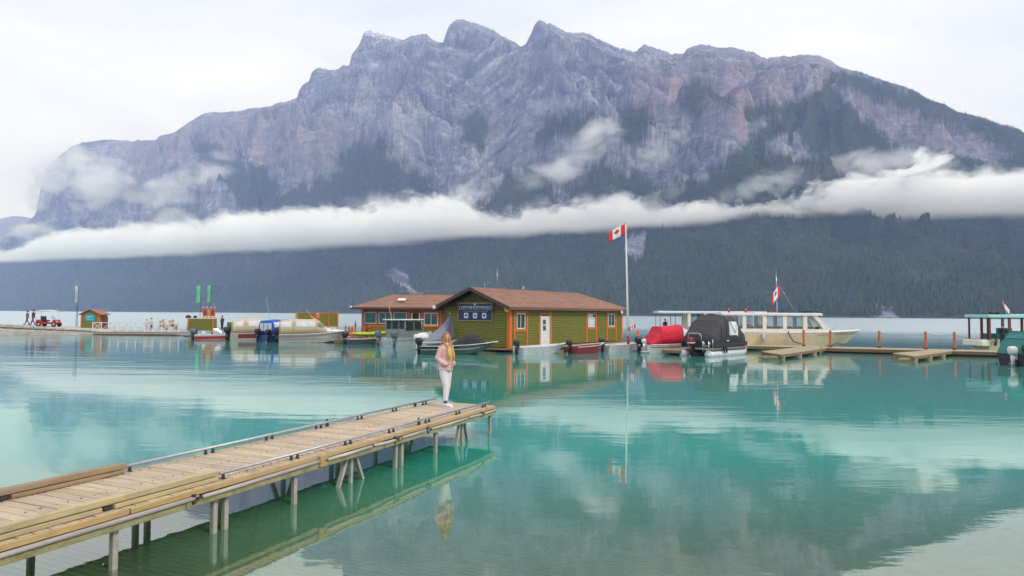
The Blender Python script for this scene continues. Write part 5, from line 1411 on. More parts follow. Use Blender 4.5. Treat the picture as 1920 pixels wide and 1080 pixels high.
# ================================================================== FLOATING DOCKS AND POSTS ON THE RIGHT
def quad_dock(name, label, cor, z=.35, th=.16, group=None, planks=True, cat='dock', pl=None, floats=(), fl=None):
    """cor = front-left, front-right, back-right, back-left world points; planks run across the long way"""
    fl_, fr_, br_, bl_ = [Vector((c.x, c.y, 0)) for c in cor]
    t = thing(name, label, cat, (fl_.x, fl_.y, 0), 0, group); o0 = Vector((fl_.x, fl_.y, 0))
    a, b2, c, d = [p-o0 for p in (fl_, fr_, br_, bl_)]
    along = ((d-a)+(c-b2))/2; n = max(3, int(along.length/.16)); 
    m = MB(); m.add([Vector((p.x, p.y, zz)) for zz in (z-.045-th, z-.045) for p in (a, b2, c, d)], [(3, 2, 1, 0), (4, 5, 6, 7), (0, 1, 5, 4), (1, 2, 6, 5), (2, 3, 7, 6), (3, 0, 4, 7)]); m.build('frame', WOODB, t)
    m = MB(); k = MB()
    for i in range(n):
        u0, u1 = (i+.04)/n, (i+.96)/n
        q = [a.lerp(d, u0), b2.lerp(c, u0), b2.lerp(c, u1), a.lerp(d, u1)]; dz = rnd.uniform(-.004, .004)
        if n <= 60:
            MB().add([Vector((p.x, p.y, zz+dz)) for zz in (z-.04, z) for p in q], [(3, 2, 1, 0), (4, 5, 6, 7), (0, 1, 5, 4), (1, 2, 6, 5), (2, 3, 7, 6), (3, 0, 4, 7)]).build('plank', WOODD, t)
        else:
            m.add([Vector((p.x, p.y, zz+dz)) for zz in (z-.04, z) for p in q], [(3, 2, 1, 0), (4, 5, 6, 7), (0, 1, 5, 4), (1, 2, 6, 5), (2, 3, 7, 6), (3, 0, 4, 7)])
    if m.v:
        o = m.build('planking', WOODD, t); o['kind'] = 'stuff'
    return t
near0 = W(1540, 652, .35); near1 = W(2000, 663, .35); ax_ = (near1-near0).normalized(); nr_ = Vector((-ax_.y, ax_.x, 0))
wk = thing('walkway', 'long floating walkway crossing the right side behind two short dock fingers', 'walkway', (near0.x, near0.y, 0), math.atan2(ax_.y, ax_.x))
WL, WWd = (near1-near0).length, 2.6
MB().box((WL/2, .06, .22), (WL, .08, .17)).build('face_board', WOODB, wk); MB().box((WL/2, WWd-.06, .22), (WL, .08, .17)).build('face_board', WOODB, wk)
MB().box((WL/2, WWd/2, .06), (WL-.3, WWd-.5, .30)).build('float_body', M('dark_float', (.035, .03, .022, 1), .8), wk)
MB().box((WL/2-.2, -.01, .12), (WL-1, .05, .06)).build('rub_board', M('rub_brown', (.13, .05, .02, 1), .8), wk)
n = int(WL/.16)
for i in range(n):
    MB().box(((i+.5)*.16, WWd/2, .33+rnd.uniform(-.004, .004)), (.148, WWd, .04)).build('plank', WOODD, wk)
# walkway continues behind the tour boat to the left
MB().box((-3.2, WWd/2+.3, .22), (6.2, WWd, .2)).build('landing', WOODB, wk)
MB().box((-3.2, WWd/2+.3, .335), (6.2, WWd, .03)).build('landing_top', WOODD, wk)
finger1 = quad_dock('dock_finger', 'short dock finger of pale planks right of the charcoal pontoon boat', [W(1427, 659, .35), W(1465, 664.5, .35), W(1549, 652.5, .35), W(1506, 649.5, .35)], group='short dock fingers')
finger2 = quad_dock('dock_finger', 'short dock finger of pale planks jutting out near the far right posts', [W(1674, 662, .35), W(1714, 668, .35), W(1788, 657.5, .35), W(1759, 655, .35)], group='short dock fingers')
BRL = M('barrel_plastic', (.36, .27, .16, 1), .6, 0, .2, 3, dirt=.4)
def barrels(t, cor_fr, cor_br, fl_x, n=3):
    a = Vector((cor_fr.x, cor_fr.y, 0))-t.location; b2 = Vector((cor_br.x, cor_br.y, 0))-t.location
    for i in range(n):
        p = a.lerp(b2, .06+i*.34); w_ = Vector((-1, .0, 0))
        MB().tube([(p.x+.03, p.y+.05, .03), (p.x-.9, p.y+.25, .03)], .19, 12).build('float_barrel', BRL, t)
    MB().bar((a.x-1.3, a.y+.2, .10), (a.x-.15, a.y+.05, .10), .06, .10).build('end_board', WOODB, t)
barrels(finger1, W(1465, 664.5, .35), W(1549, 652.5, .35), 0)
barrels(finger2, W(1714, 668, .35), W(1788, 657.5, .35), 0)
quad_dock('dock_finger', 'small mossy dock between red canopy boat and charcoal pontoon boat', [W(1241, 655, .35), W(1277, 657, .35), W(1300, 651, .35), W(1262, 650, .35)], group='short dock fingers')
posts = []
for i, (px, top_, bot, lab) in enumerate(((1507, 619, 649, 'leftmost orange rail post, in front of the middle of the tour boat'), (1557, 621, 651, 'orange rail post in front of the pointed tour boat bow'),
        (1649, 623, 652.5, 'orange rail post just right of the tour boat bow, open water behind'), (1736, 624, 655, 'orange rail post behind the right hand dock finger'), (1790, 626, 656, 'last orange rail post before the turquoise roofed boat'))):
    p = W(px, bot, .35)
    t = thing('rail_post', lab, 'post', (p.x, p.y, 0), 0, 'orange rail posts on the walkway')
    m = MB(); m.box((0, 0, .35+.62), (.125, .125, 1.24)); m.build('post', M('weathered_orange', (.46, .12, .03, 1), .7, 0, .2, 4, dirt=.4), t, bevel=.012)
    m = MB(); m.box((0, 0, .35+.06), (.20, .20, .12)); m.build('foot', M('rusty_foot', (.16, .05, .03, 1), .8), t)
    m = MB(); m.box((0, 0, 1.60), (.145, .145, .03)); m.build('cap', ORANGE, t)
    posts.append(Vector((p.x, p.y, 1.45)))
ROPE = M('grey_rope', (.16, .14, .15, 1), .9)
end_ = D(1838, 641, 50); end_.z = 1.05
pr = [posts[1], posts[2], posts[3], posts[4], end_]
m = MB()
for a, b2 in zip(pr[:-1], pr[1:]):
    m.tube([a.lerp(b2, u/10)-Vector((0, 0, .12*4*(u/10)*(1-u/10))) for u in range(11)], .014, 5)
o = m.build('rope', ROPE); tag(o, 'thin sagging rope strung along the tops of the orange posts', 'rope')

# ================================================================== LEFT: SPIT, DOCK, KIOSK
# launching apron
cor = [(-60, 632), (0, 631), (60, 630.5), (120, 629.5), (180, 629), (247, 628.8)]
front = [W(px, py, -.15) for px, py in cor]
m = MB(); vs = []; 
tops = [(-60, 603, 1.35), (0, 606.5, 1.15), (60, 611.5, .90), (120, 616.5, .66), (180, 621, .42), (247, 627.6, .10)]
b = NB('pale_concrete_slab')
tc_ = b.n('ShaderNodeTexCoord').outputs['Object']
n1 = b.noise(tc_, .9, 6, .65); n2 = b.noise(b.mapping(tc_, (1, 1, 5)), 1.4, 5, .7)
c = b.mix(b.clampmap(n1, .3, .7), (.40, .36, .32, 1), (.60, .55, .50, 1)); c = b.mix(b.clampmap(n2, .5, .65, 0, .7), c, (.17, .13, .08, 1))
p = b.n('ShaderNodeBsdfPrincipled', {'Base Color': c, 'Roughness': .9}); b.t.links.new(p.outputs[0], b.out.inputs[0])
SLAB = b.m
sp = []
for (px, py, z), f in zip(tops, front):
    e = W(px, py, z); sp.append((f, e))
m = MB(); n = len(sp)
vs = []
for f, e in sp:
    e2 = Vector((f.x, f.y+.45, e.z)) ; bk = Vector((e.x*1.06, f.y+9, e.z))
    vs += [(f.x, f.y, -.3), (f.x, f.y+.1, e.z*.45), (f.x, f.y+.5, e.z*.97), (bk.x, bk.y, e.z), (bk.x, bk.y, -.3)]
m.add(vs, [(5*i+k, 5*i+5+k, 5*i+6+k, 5*i+1+k) for i in range(n-1) for k in range(4)]+[tuple(5*(n-1)+k for k in range(5))])
apron = m.build('concrete_apron', SLAB); apron['kind'] = 'structure'
for i, ((f0, e0), (f1, e1)) in enumerate(zip(sp[:-1], sp[1:])):
    k = 3
    for j in range(k):
        a0 = Vector((f0.x, f0.y, 0)).lerp(Vector((f1.x, f1.y, 0)), j/k+.01); a1 = Vector((f0.x, f0.y, 0)).lerp(Vector((f1.x, f1.y, 0)), (j+1)/k-.015)
        z0_ = e0.z+(e1.z-e0.z)*(j+.5)/k
        MB().bar((a0.x, a0.y+.25, z0_*.92), (a1.x, a1.y+.25, z0_*.92-.03), .35, max(.12, .28*z0_)).build('edge_block', SLAB, apron, bevel=.03)
def ground(px, py_guess, y=None):
    """point on the apron / dock below pixel column px at distance y"""
    return None
def at(px, z, base_y):
    p = W(px, base_y, z); return p
# white railed dock
d0 = W(172, 621.5, .42); d1 = W(352, 621.5, .42)
wd = thing('railed_dock', 'pale floating dock with white cross braced railing, left of the green ticket counter', 'dock', (d0.x, d0.y, 0), 0)
DL = d1.x-d0.x
MB().box((DL/2, 1.6, .22), (DL, 3.2, .26)).build('frame', M('pale_dock_side', (.46, .40, .34, 1), .8, dirt=.3), wd)
MB().box((DL/2, -.03, .10), (DL-.4, .05, .10)).build('rub_board', M('rub_brown', (.13, .05, .02, 1), .8), wd)
MB().box((DL/2, 1.6, .37), (DL+.1, 3.3, .04)).build('deck', WOODD, wd)
RW = M('white_rail_paint', (.74, .73, .70, 1), .5)
rl = MB(); 
x = 0.0; k = 0
for yy in (.1,):
    posts_ = [DL*i/10 for i in range(11)]
    for i, x in enumerate(posts_): MB().box((x+.04, yy, .39+.55), (.09, .09, 1.1)).build('railing_post', RW, wd)
    for z in (1.42, .62): MB().box((DL/2, yy, z), (DL, .07, .08)).build('railing_bar', RW, wd)
    for a, b2 in zip(posts_[:-1], posts_[1:]):
        MB().bar((a+.1, yy, .66), (b2, yy, 1.38), .04, .05).build('cross_brace', RW, wd)
        if k % 2 == 0: MB().bar((a+.1, yy+.02, 1.38), (b2, yy+.02, .66), .04, .05).build('cross_brace', RW, wd)
        k += 1
for x in (1.2, 3.1, 5.4):
    MB().box((x+1, 2.0, .50), (1.6, .5, .22)).build('stored_float', M('pale_blue_float', (.45, .58, .62, 1), .6), wd)
# kiosk
p = W(163, 616, .55)
kk = thing('kiosk', 'small orange and olive kiosk with pitched roof and turquoise board', 'kiosk', (p.x, p.y+.6, 0), 0)
KW = M('kiosk_ochre', (.30, .16, .03, 1), .6, 0, .15)
MB().box((0, .9, 1.35), (2.25, 1.7, 1.9)).build('wall', KW, kk)
MB().box((0, .04, .95), (2.1, .03, .9)).build('lower_panel', OLIVE, kk)
MB().prism([(-1.12, 2.3), (1.12, 2.3), (0, 2.85)], .06, 1.7, xz()).build('gable', KW, kk)
for s in (-1, 1):
    m = MB(); m.bar((s*1.42, .85, 2.26), (0, .85, 2.92), 2.1, .07, up=(0, 0, 1)); m.build('roof', M('kiosk_roof', (.33, .13, .06, 1), .7), kk)
    MB().box((s*1.1, -.0, 1.35), (.1, .1, 1.9)).build('corner_post', ORANGE2, kk)
m = MB(); q = [(.72*math.cos(a)*(1.12), 1.85+.52*math.sin(a)) for a in [2*PI*k/20 for k in range(20)]]
q = [(max(-.62, min(.62, x)), max(1.45, z)) for x, z in q]
m.prism(q, -.04, .02, xz()); tb = m.build('turquoise_board', M('turquoise_print', (.01, .33, .40, 1), .4), kk)
m = MB(); m.box((-.05, -.048, 2.02), (.75, .008, .09)); m.box((-.15, -.048, 1.82), (.5, .008, .07)); m.box((.02, -.048, 1.64), (.8, .008, .05)); m.build('board_print', M('board_pale_print', (.35, .66, .68, 1), .5), tb)
MB().box((1.35, .8, 1.35), (.4, .7, 1.3)).build('side_locker', M('kiosk_locker', (.12, .04, .03, 1), .7), kk)
# banners
def banner(label, px0, ytop, ybot, pxp, base_y, z, col, w_, n=1, lean=0):
    p = W(pxp, base_y, z); Dd = p.y
    t = thing('banner', label, 'banner', (p.x, p.y, z), 0)
    zt = D(pxp, ytop, Dd).z-z; zb_ = D(pxp, ybot, Dd).z-z
    m = MB(); m.tube([(0, 0, 0), (0, 0, zt)], .035, 6); m.build('banner_pole', M('dark_pole', (.06, .06, .08, 1), .5), t)
    m = MB(); rings = []
    for i in range(9):
        u = i/8; z_ = zb_+(zt-zb_)*u; ww = w_*(1-.12*u) ; sh = .06*math.sin(u*5)
        rings.append([(-ww+sh*.3, sh, z_+.10*(u > .9)*(-1)), (-ww/2, sh+.05*math.sin(u*6), z_), (0, 0, z_), (0, .01, z_), (-ww/2, sh+.01+.05*math.sin(u*6), z_), (-ww+sh*.3, sh+.01, z_)])
    m.loft(rings); m.build('banner_cloth', col, t)
    return t
GB = M('pale_green_banner', (.20, .60, .36, 1), .6, 0, .08)
t = banner('white upright banner with faint lettering beside the small kiosk', 138, 536, 567, 144.5, 613.5, .55, M('white_banner', (.62, .66, .74, 1), .7), .46)
p = W(139.5, 613.5, .55); m = MB(); m.tube([(p.x-t.location.x, .2, 0), (p.x-t.location.x, .2, 2.9)], .03, 6); m.build('banner_pole', M('dark_pole', (.06, .06, .08, 1), .5), t)
m = MB()
for k in range(7): m.box((-.24, -.035, 3.9+.17*k-.45), (.10, .01, .10))
m.build('banner_lettering', M('faint_blue_print', (.30, .38, .52, 1), .6), t)
banner('left one of two pale green upright banners above the green counter', 365, 536, 568, 375, 597, 1.6, GB, .80)
banner('right one of two pale green upright banners above the green counter', 387, 535, 568, 394, 597, 1.6, GB, .64)
# green ticket counter
p = W(374, 620, .42)
gc = thing('ticket_counter', 'olive green counter with orange corner posts, rack of vests standing on its top', 'counter', (p.x, p.y+.3, 0), 0)
MB().box((0, .5, 1.15), (3.05, 1.0, 1.45)).build('panel', OLIVE, gc); o = lap_siding(gc, lambda u, o, z: (u, -o, z), -1.45, 1.45, .45, 1.85, .18)
MB().box((0, .5, 1.91), (3.2, 1.1, .07)).build('counter_top', CREAM2, gc)
for s in (-1, 1): MB().box((s*1.52, -.02, 1.15), (.13, .12, 1.5)).build('corner_post', ORANGE, gc)
rk = thing('vest_rack', 'orange rack of hanging life vests on top of the olive green counter', 'rack', (p.x+.78, p.y+.7, 1.95), 0)
for x in (-.68, -.22, .24, .70):
    MB().box((x, 0, .62), (.10, .10, 1.25)).build('rack_post', ORANGE2, rk); m = MB(); m.ell((x, 0, 1.3), (.09, .09, .08), 8, 5); m.build('post_cap', CREAM2, rk)
for z in (.08, 1.12): MB().box((.01, 0, z), (1.5, .07, .08)).build('rack_rail', ORANGE2, rk)
for i, x in enumerate((-.45, .01, .47)):
    m = MB(); m.box((x, .0, .62), (.34, .14, .75)); m.build('life_vest', [MAROON, M('vest_gold', (.5, .3, .03, 1), .7), MAROON][i], rk, bevel=.04)
# dark plants on a stand, left of the counter
for i, (px, lab) in enumerate(((344, 'larger dark rounded bush in a pale pot left of the green counter'), (354, 'smaller dark bush in a pale pot touching the green counter'))):
    p = W(px, 619, .42); t = thing('potted_plant', lab, 'plant', (p.x, p.y+1.2+i*.3, .42), 0)
    m = MB(); m.tube([(0, 0, 0), (0, 0, .9), (0, 0, 1.4)], [.16, .2, .03], 8); m.build('pot', CREAM2, t)
    m = MB(); r2 = random.Random(i)
    for k in range(160):
        a, b2, c2 = r2.uniform(0, 6.28), r2.uniform(-1, 1), r2.random()**.4
        q = Vector((math.cos(a)*(1-b2*b2)**.5, math.sin(a)*(1-b2*b2)**.5, b2*.7))*c2*(.34 if i == 0 else .22)+Vector((0, 0, 1.62))
        e = Euler((r2.uniform(0, 3), r2.uniform(0, 3), 0)).to_matrix()
        m.add([q+e @ Vector(v) for v in ((-.06, 0, 0), (.06, 0, 0), (0, .13, 0))], [(0, 1, 2)])
    m.build('foliage', M('dark_leaves', (.015, .03, .02, 1), .8), t, fix=False)
# small planter box right of the counter
p = W(421, 620, .42); t = thing('planter_box', 'small green box with orange end behind the red speedboat bow', 'box', (p.x, p.y+2.5, .42), 0)
MB().box((0, 0, .75), (1.3, .5, .5)).build('box_body', OLIVE, t); MB().box((.72, 0, .75), (.12, .6, .75)).build('box_end', ORANGE, t); MB().box((0, 0, .25), (1.2, .4, .5)).build('box_stand', WOODB, t)
# fence of green panels behind the boats
p = W(540, 622, .42); q = W(620, 622, .42)
fc_ = thing('panel_fence', 'olive green panels in orange frames behind the beige canopy cruiser', 'fence', (p.x, p.y+3, 0), 0)
k3 = (p.y+3)/1280
def fx(px): return (px-541)*k3
zt_ = 2.72-(586-585.4)*k3; zl_ = 2.72-(612-585.4)*k3
for a, b2 in ((543, 577), (586, 601), (603, 618)): MB().box(((fx(a)+fx(b2))/2, 0, (zt_+zl_)/2), (fx(b2)-fx(a), .06, zt_-zl_-.15)).build('panel', OLIVE, fc_)
MB().box(((fx(577)+fx(586))/2, .02, (zt_+zl_)/2), (fx(586)-fx(577), .04, zt_-zl_-.3)).build('pale_panel', M('pale_notice', (.4, .38, .42, 1), .6), fc_)
for a in (541, 578, 585, 602, 619): MB().box((fx(a), -.04, (zt_+.42)/2), (.13, .12, zt_-.3)).build('fence_post', ORANGE, fc_)
for z in (zt_-.03, zl_+.03): MB().box((fx(580), -.03, z), (fx(619)-fx(541)+.1, .09, .10)).build('fence_rail', ORANGE, fc_)
rainbow = [M('rb_%s' % n_, c_, .7) for n_, c_ in (('red', (.55, .03, .02, 1)), ('orange', (.7, .2, .02, 1)), ('yellow', (.75, .6, .03, 1)), ('green', (.03, .35, .06, 1)), ('teal', (.02, .3, .35, 1)))]
p = D(583, 589, 66); fl_ = flag('rainbow_flag', 'rainbow striped flag on a slanted staff above the beige canopy cruiser', (p.x, 66, p.z), .55, .95, .55, .05, 0, cols=rainbow)
MB().tube([(-.55, .01, .5), (.55, .01, -.75)], .018, 6).build('staff', CHROME, fl_)
p = D(506, 600, 66); m = MB(); m.tube([(0, 0, 0), (-.42, 0, 2.2)], [.02, .01], 6); o = m.build('whip_aerial', WHITE, None, loc=(p.x, 66, p.z)); tag(o, 'thin leaning whip aerial rising behind the blue canopy', 'aerial')
# dock behind the left boats, with short posts and lime paddles
d0 = W(400, 624, .42); 
bd = thing('boat_dock', 'long timber dock running behind the row of canopied boats', 'dock', (d0.x, d0.y+.5, 0), 0)
MB().box((9.5, 1.2, .22), (19.5, 2.4, .24)).build('frame', WOODB, bd); MB().box((9.5, 1.2, .36), (19.6, 2.5, .04)).build('deck', WOODD, bd)
for i, (px, c_, lab) in enumerate(((626, LIME, 'lime topped post leftmost between green fence and boathouse'), (633, ORANGE2, 'short orange post second between green fence and boathouse'), (639, ORANGE2, 'short orange post third between green fence and boathouse'), (645.5, M('slate_post', (.10, .2, .22, 1), .6), 'slate blue post midway between green fence and boathouse'),
        (664, M('slate_post', (.10, .2, .22, 1), .6), 'taller slate topped post nearest the boathouse'), (673, ORANGE2, 'thick orange post just left of the boathouse corner'))):
    p = W(px, 640, .30); hgt = [1.55, 1.3, 1.3, 1.7, 1.7, 1.35][i]
    t = thing('dock_post', lab, 'post', (p.x, p.y+4, .3), 0, 'posts between the fence and the boathouse')
    m = MB(); m.box((0, 0, hgt*.36), (.14, .12, hgt*.72)); m.build('post', ORANGE2, t); m = MB(); m.tube([(0, 0, hgt*.7), (0, 0, hgt)], [.09, .04], 8); m.build('post_top', c_, t)
p0 = W(622, 640, .3); p1 = W(676, 640, .3)
m = MB(); m.tube([(p0.x, p0.y+4, 1.35), (p1.x, p1.y+4, 1.35)], .02, 5); m.tube([(p0.x, p0.y+4, .95), (p1.x, p1.y+4, .95)], .02, 5)
o = m.build('rope_rail', M('rail_rope', (.35, .3, .25, 1), .9)); tag(o, 'thin double rope rail strung between the short posts left of the boathouse', 'rope')
p0 = W(622, 641, .3); MB2 = MB().box((0, 0, .17), (4.4, 2.2, .3)); o = MB2.build('small_float', WOODB, loc=(p0.x+1.6, p0.y+4.3, 0)); tag(o, 'low timber float carrying the short posts left of the boathouse', 'dock')

# red passenger cart with white canopy
p = W(91, 612.5, .82)
ct = thing('passenger_cart', 'red open cart with a white canopy parked on the concrete apron', 'cart', (p.x, p.y, .82), 0)
CR = M('cart_red', (.42, .02, .02, 1), .35)
m = MB(); m.loft([[(-1.15, y*.5, .45), (-1.15, y*.5, .75)][::1] for y in (-1, 1)], closed=False, cap=False)
m = MB(); prof = [(-1.2, .40), (-1.25, .68), (-.95, .85), (-.45, .62), (.1, .50), (.65, .52), (.85, .85), (1.1, .80), (1.25, .45), (1.0, .32), (-.9, .30)]
m.prism(prof, -.5, .5, xz()); m.build('body', CR, ct, bevel=.03)
for x in (-.85, .95):
    for s in (-1, 1):
        m = MB(); m.tube([(x, s*.42, .26), (x, s*.60, .26)], .26, 16); wlp = m.build('wheel', BLACK, ct); m = MB(); m.tube([(x, s*.60, .26), (x, s*.615, .26)], .12, 10); m.build('hubcap', CHROME, wlp)
m = MB(); m.box((-.35, 0, .72), (.5, .9, .14)); m.box((-.62, 0, 1.0), (.12, .9, .5), ry=-.15); m.build('seat', BLACK, ct, bevel=.03)
m = MB(); m.tube([(.75, 0, .85), (.45, 0, 1.12)], .02, 6); m.tube([(.45+.17*math.cos(a)*.3, .17*math.sin(a), 1.12+.17*math.cos(a)) for a in [2*PI*k/12 for k in range(13)]], .015, 5); m.build('steering_wheel', BLACK, ct)
m = MB()
for s in (-1, 1): m.tube([(1.0, s*.45, .8), (.75, s*.47, 1.86)], .022, 6); m.tube([(-1.15, s*.45, .7), (-1.2, s*.47, 1.86)], .022, 6)
m.build('canopy_strut', WHITE, ct)
rr_ = []
for i in range(9):
    u = i/8; x = -1.35+2.25*u; z = 1.84+.10*math.sin(PI*u)
    rr_.append([(x, -.6, z), (x, -.3, z+.05), (x, .3, z+.05), (x, .6, z), (x, .6, z-.03), (x, -.6, z-.03)])
MB().loft(rr_).build('canopy', WHITE, ct)
for s in (-1, 1):
    m = MB(); m.ell((1.2, s*.33, .62), (.05, .08, .08), 8, 6); m.build('headlight', VINYL, ct)
# ================================================================== PEOPLE
SKIN = M('skin', (.60, .34, .24, 1), .5, 0, .06)
def fused(parent, name, mat, parts, voxel, smooth=3):
    """one continuous surface grown from overlapping tapered limbs"""
    m = MB(); [f(m) for f in parts]
    o = m.build(name, mat, parent)
    r = o.modifiers.new('fuse', 'REMESH'); r.mode = 'VOXEL'; r.voxel_size = voxel; r.use_smooth_shade = True
    s = o.modifiers.new('soften', 'SMOOTH'); s.factor = .5; s.iterations = smooth
    return o
def T(pts, rs, n=10):
    return lambda m: m.tube(pts, rs, n)
def EL(c, r, rot=None):
    return lambda m: m.ell(c, r, 14, 10, rot=rot)
def hand(c, d, side, s=1.0):
    """palm and five curled fingers; c wrist, d pointing direction"""
    c = Vector(c); d = Vector(d).normalized(); sd = d.cross(Vector((0, 0, 1))); sd = sd.normalized() if sd.length > .1 else Vector((0, 1, 0))
    nn = sd.cross(d)
    fs = [T([c, c+d*.05*s, c+d*.09*s], [.022*s, .034*s, .03*s], 8)]
    for k, ln in enumerate((.065, .075, .07, .055)):
        a = c+d*.085*s+sd*(k-1.5)*.017*s
        fs.append(T([a, a+d*ln*.55*s, a+d*ln*.85*s-nn*.02*s*1.0], [.010*s, .0095*s, .008*s], 6))
    a = c+d*.03*s-sd*.028*s
    fs.append(T([a, a+d*.035*s-sd*.02*s, a+d*.065*s-sd*.022*s], [.012*s, .011*s, .009*s], 6))
    return fs
def small_person(label, loc, rz, H=1.72, pose='walk', top=BLACK, legs=BLACK, hairc=(.03, .02, .015, 1), voxel=.03, name='person', sit=False):
    t = thing(name, label, 'person', loc, rz); k = H/1.7
    def P(*a): return tuple(x*k for x in a)
    hipz = .90 if not sit else .48
    if sit: kn = [P(.42, -.10, .46), P(.42, .10, .46)]; an = [P(.45, -.10, .07), P(.45, .10, .07)]
    elif pose == 'walk': kn = [P(.16, -.09, .49), P(-.04, .09, .47)]; an = [P(.30, -.09, .08), P(-.30, .09, .12)]
    else: kn = [P(.03, -.10, .48), P(.0, .10, .48)]; an = [P(0, -.11, .07), P(-.02, .11, .07)]
    hp = [P(0, -.09, hipz), P(0, .09, hipz)]; ch = P(.0, 0, hipz+.42)
    wr = [P(.22, -.24, hipz+.02), P(-.18, .24, hipz+.0)] if pose == 'walk' else [P(.20, -.18, hipz+.12), P(.20, .18, hipz+.12)]
    el = [P(.02, -.27, hipz+.24), P(-.10, .27, hipz+.24)]; shd = [P(0, -.19, hipz+.50), P(0, .19, hipz+.50)]
    parts = [T([P(0, 0, hipz), P(0, 0, hipz+.2), ch, P(0, 0, hipz+.53)], [.13*k, .115*k, .15*k, .09*k]), T([P(0, 0, hipz+.50), P(.01, 0, hipz+.62)], .05*k), EL(P(.02, 0, hipz+.70), (.09*k, .075*k, .115*k)), EL(P(.11, 0, hipz+.69), (.02*k, .015*k, .02*k))]
    for i in (0, 1):
        parts += [T([hp[i], kn[i], an[i]], [.085*k, .055*k, .04*k]), T([an[i], (an[i][0]+.17*k, an[i][1], an[i][2]-.03*k)], [.045*k, .035*k]), T([shd[i], el[i], wr[i]], [.055*k, .042*k, .03*k])]
        parts += hand(wr[i], Vector(wr[i])-Vector(el[i]), i, k)
    fused(t, 'body', SKIN, parts, voxel*.8, 1)
    fused(t, 'jacket', top, [T([P(0, 0, hipz-.06), P(0, 0, hipz+.2), ch, P(0, 0, hipz+.54)], [.165*k, .15*k, .175*k, .10*k])]+[T([shd[i], el[i], tuple(Vector(el[i]).lerp(Vector(wr[i]), .85))], [.075*k, .06*k, .05*k]) for i in (0, 1)], voxel, 1)
    fused(t, 'trousers', legs, [T([hp[i], kn[i], tuple(Vector(kn[i]).lerp(Vector(an[i]), .93))], [.11*k, .075*k, .062*k]) for i in (0, 1)]+[EL(P(0, 0, hipz), (.13*k, .15*k, .11*k))], voxel, 1)
    m = MB()
    for i in (0, 1): m.ell((an[i][0]+.07*k, an[i][1], an[i][2]-.03*k), (.15*k, .055*k, .05*k), 10, 6)
    m.build('shoes', BLACK, t)
    m = MB(); m.ell(P(-.015, 0, hipz+.735), (.105*k, .09*k, .105*k), 12, 8); m.build('hair', M('hair_%d' % int(hairc[0]*1000), hairc, .6), t)
    return t
p = W(51, 609.3, 1.0); small_person('walking person in grey green jacket, left one of the pair by the red cart', (p.x, p.y, 1.0), R(190), 1.68, 'walk', M('grey_green_jacket', (.10, .13, .11, 1), .8), M('purple_grey_trousers', (.16, .08, .13, 1), .8))
p = W(62, 609.8, 1.0); small_person('walking person in black jacket and grey trousers, right beside the red cart', (p.x, p.y, 1.0), R(185), 1.80, 'walk', BLACK, M('grey_trousers', (.13, .13, .17, 1), .8))
p = W(402, 620, .42); small_person('standing person in dark coat at the right end of the green counter', (p.x, p.y+2.2, .42), R(160), 1.80, 'stand', BLACK, BLACK)
PALE = M('pale_jacket', (.55, .50, .52, 1), .8)
p = W(241, 620, .42); small_person('left one of two people in pale clothes on the railed dock', (p.x, p.y+4.0, .2), R(-40), 1.55, 'stand', PALE, PALE)
p = W(250, 620, .42); small_person('right one of two people in pale clothes on the railed dock', (p.x, p.y+4.0, .2), R(-120), 1.70, 'stand', M('white_shirt', (.6, .6, .62, 1), .8), M('maroon_skirt', (.22, .06, .09, 1), .8))
CHW = M('tan_chair_wood', (.50, .27, .09, 1), .6, 0, .12)
MBx = MB().box((0, 0, .1), (4.2, 1.6, .2)); pq = W(250, 620, .42); o = MBx.build('back_float', WOODD, loc=(pq.x-.2, pq.y+4.0, 0)); tag(o, 'narrow pale float under the two people behind the white railing', 'dock')
for px, lab, lab2 in ((299, 'tan wooden armchair on the railed dock, left one of the pair', 'seated person with dark hair in the left tan armchair'), (317, 'tan wooden armchair on the railed dock, right one of the pair', 'seated person with dark hair in the right tan armchair')):
    p = W(px, 618.5, .42); t = thing('armchair', lab, 'chair', (p.x, p.y+1.0, .40), R(-15), 'tan armchairs on the railed dock')
    MB().box((0, 0, .40), (.62, .62, .06)).build('seat', CHW, t)
    for j in range(4): MB().box((-.32, -.24+j*.16, .78), (.04, .13, .75), ry=-.25).build('back_slat', CHW, t)
    for s in (-1, 1):
        MB().box((.05, s*.36, .62), (.75, .12, .05)).build('armrest', CHW, t)
        for x in (.3, -.25): MB().box((x, s*.34, .30), (.08, .06, .62)).build('leg', CHW, t)
    small_person(lab2, (p.x-.02, p.y+1.0, .40), R(-15), 1.7, 'stand', M('tan_top', (.50, .30, .14, 1), .8), M('tan_slacks', (.42, .26, .13, 1), .8), sit=True)
p = W(1886, 653, .35); small_person('person in dark coat and shorts standing on the walkway by the turquoise roofed boat', (p.x, p.y+.3, .35), R(60), 1.82, 'stand', M('navy_coat', (.02, .02, .045, 1), .8), M('dark_shorts', (.03, .03, .05, 1), .8))
p = W(1250, 600, 2.0)
pd = D(1252, 612, 70); small_person('person with dark hair sitting on the open aft deck of the farther tour boat', (rt.location.x-.8, rt.location.y-.1, .95), R(-60), 1.75, 'stand', BLACK, BLACK, sit=True)

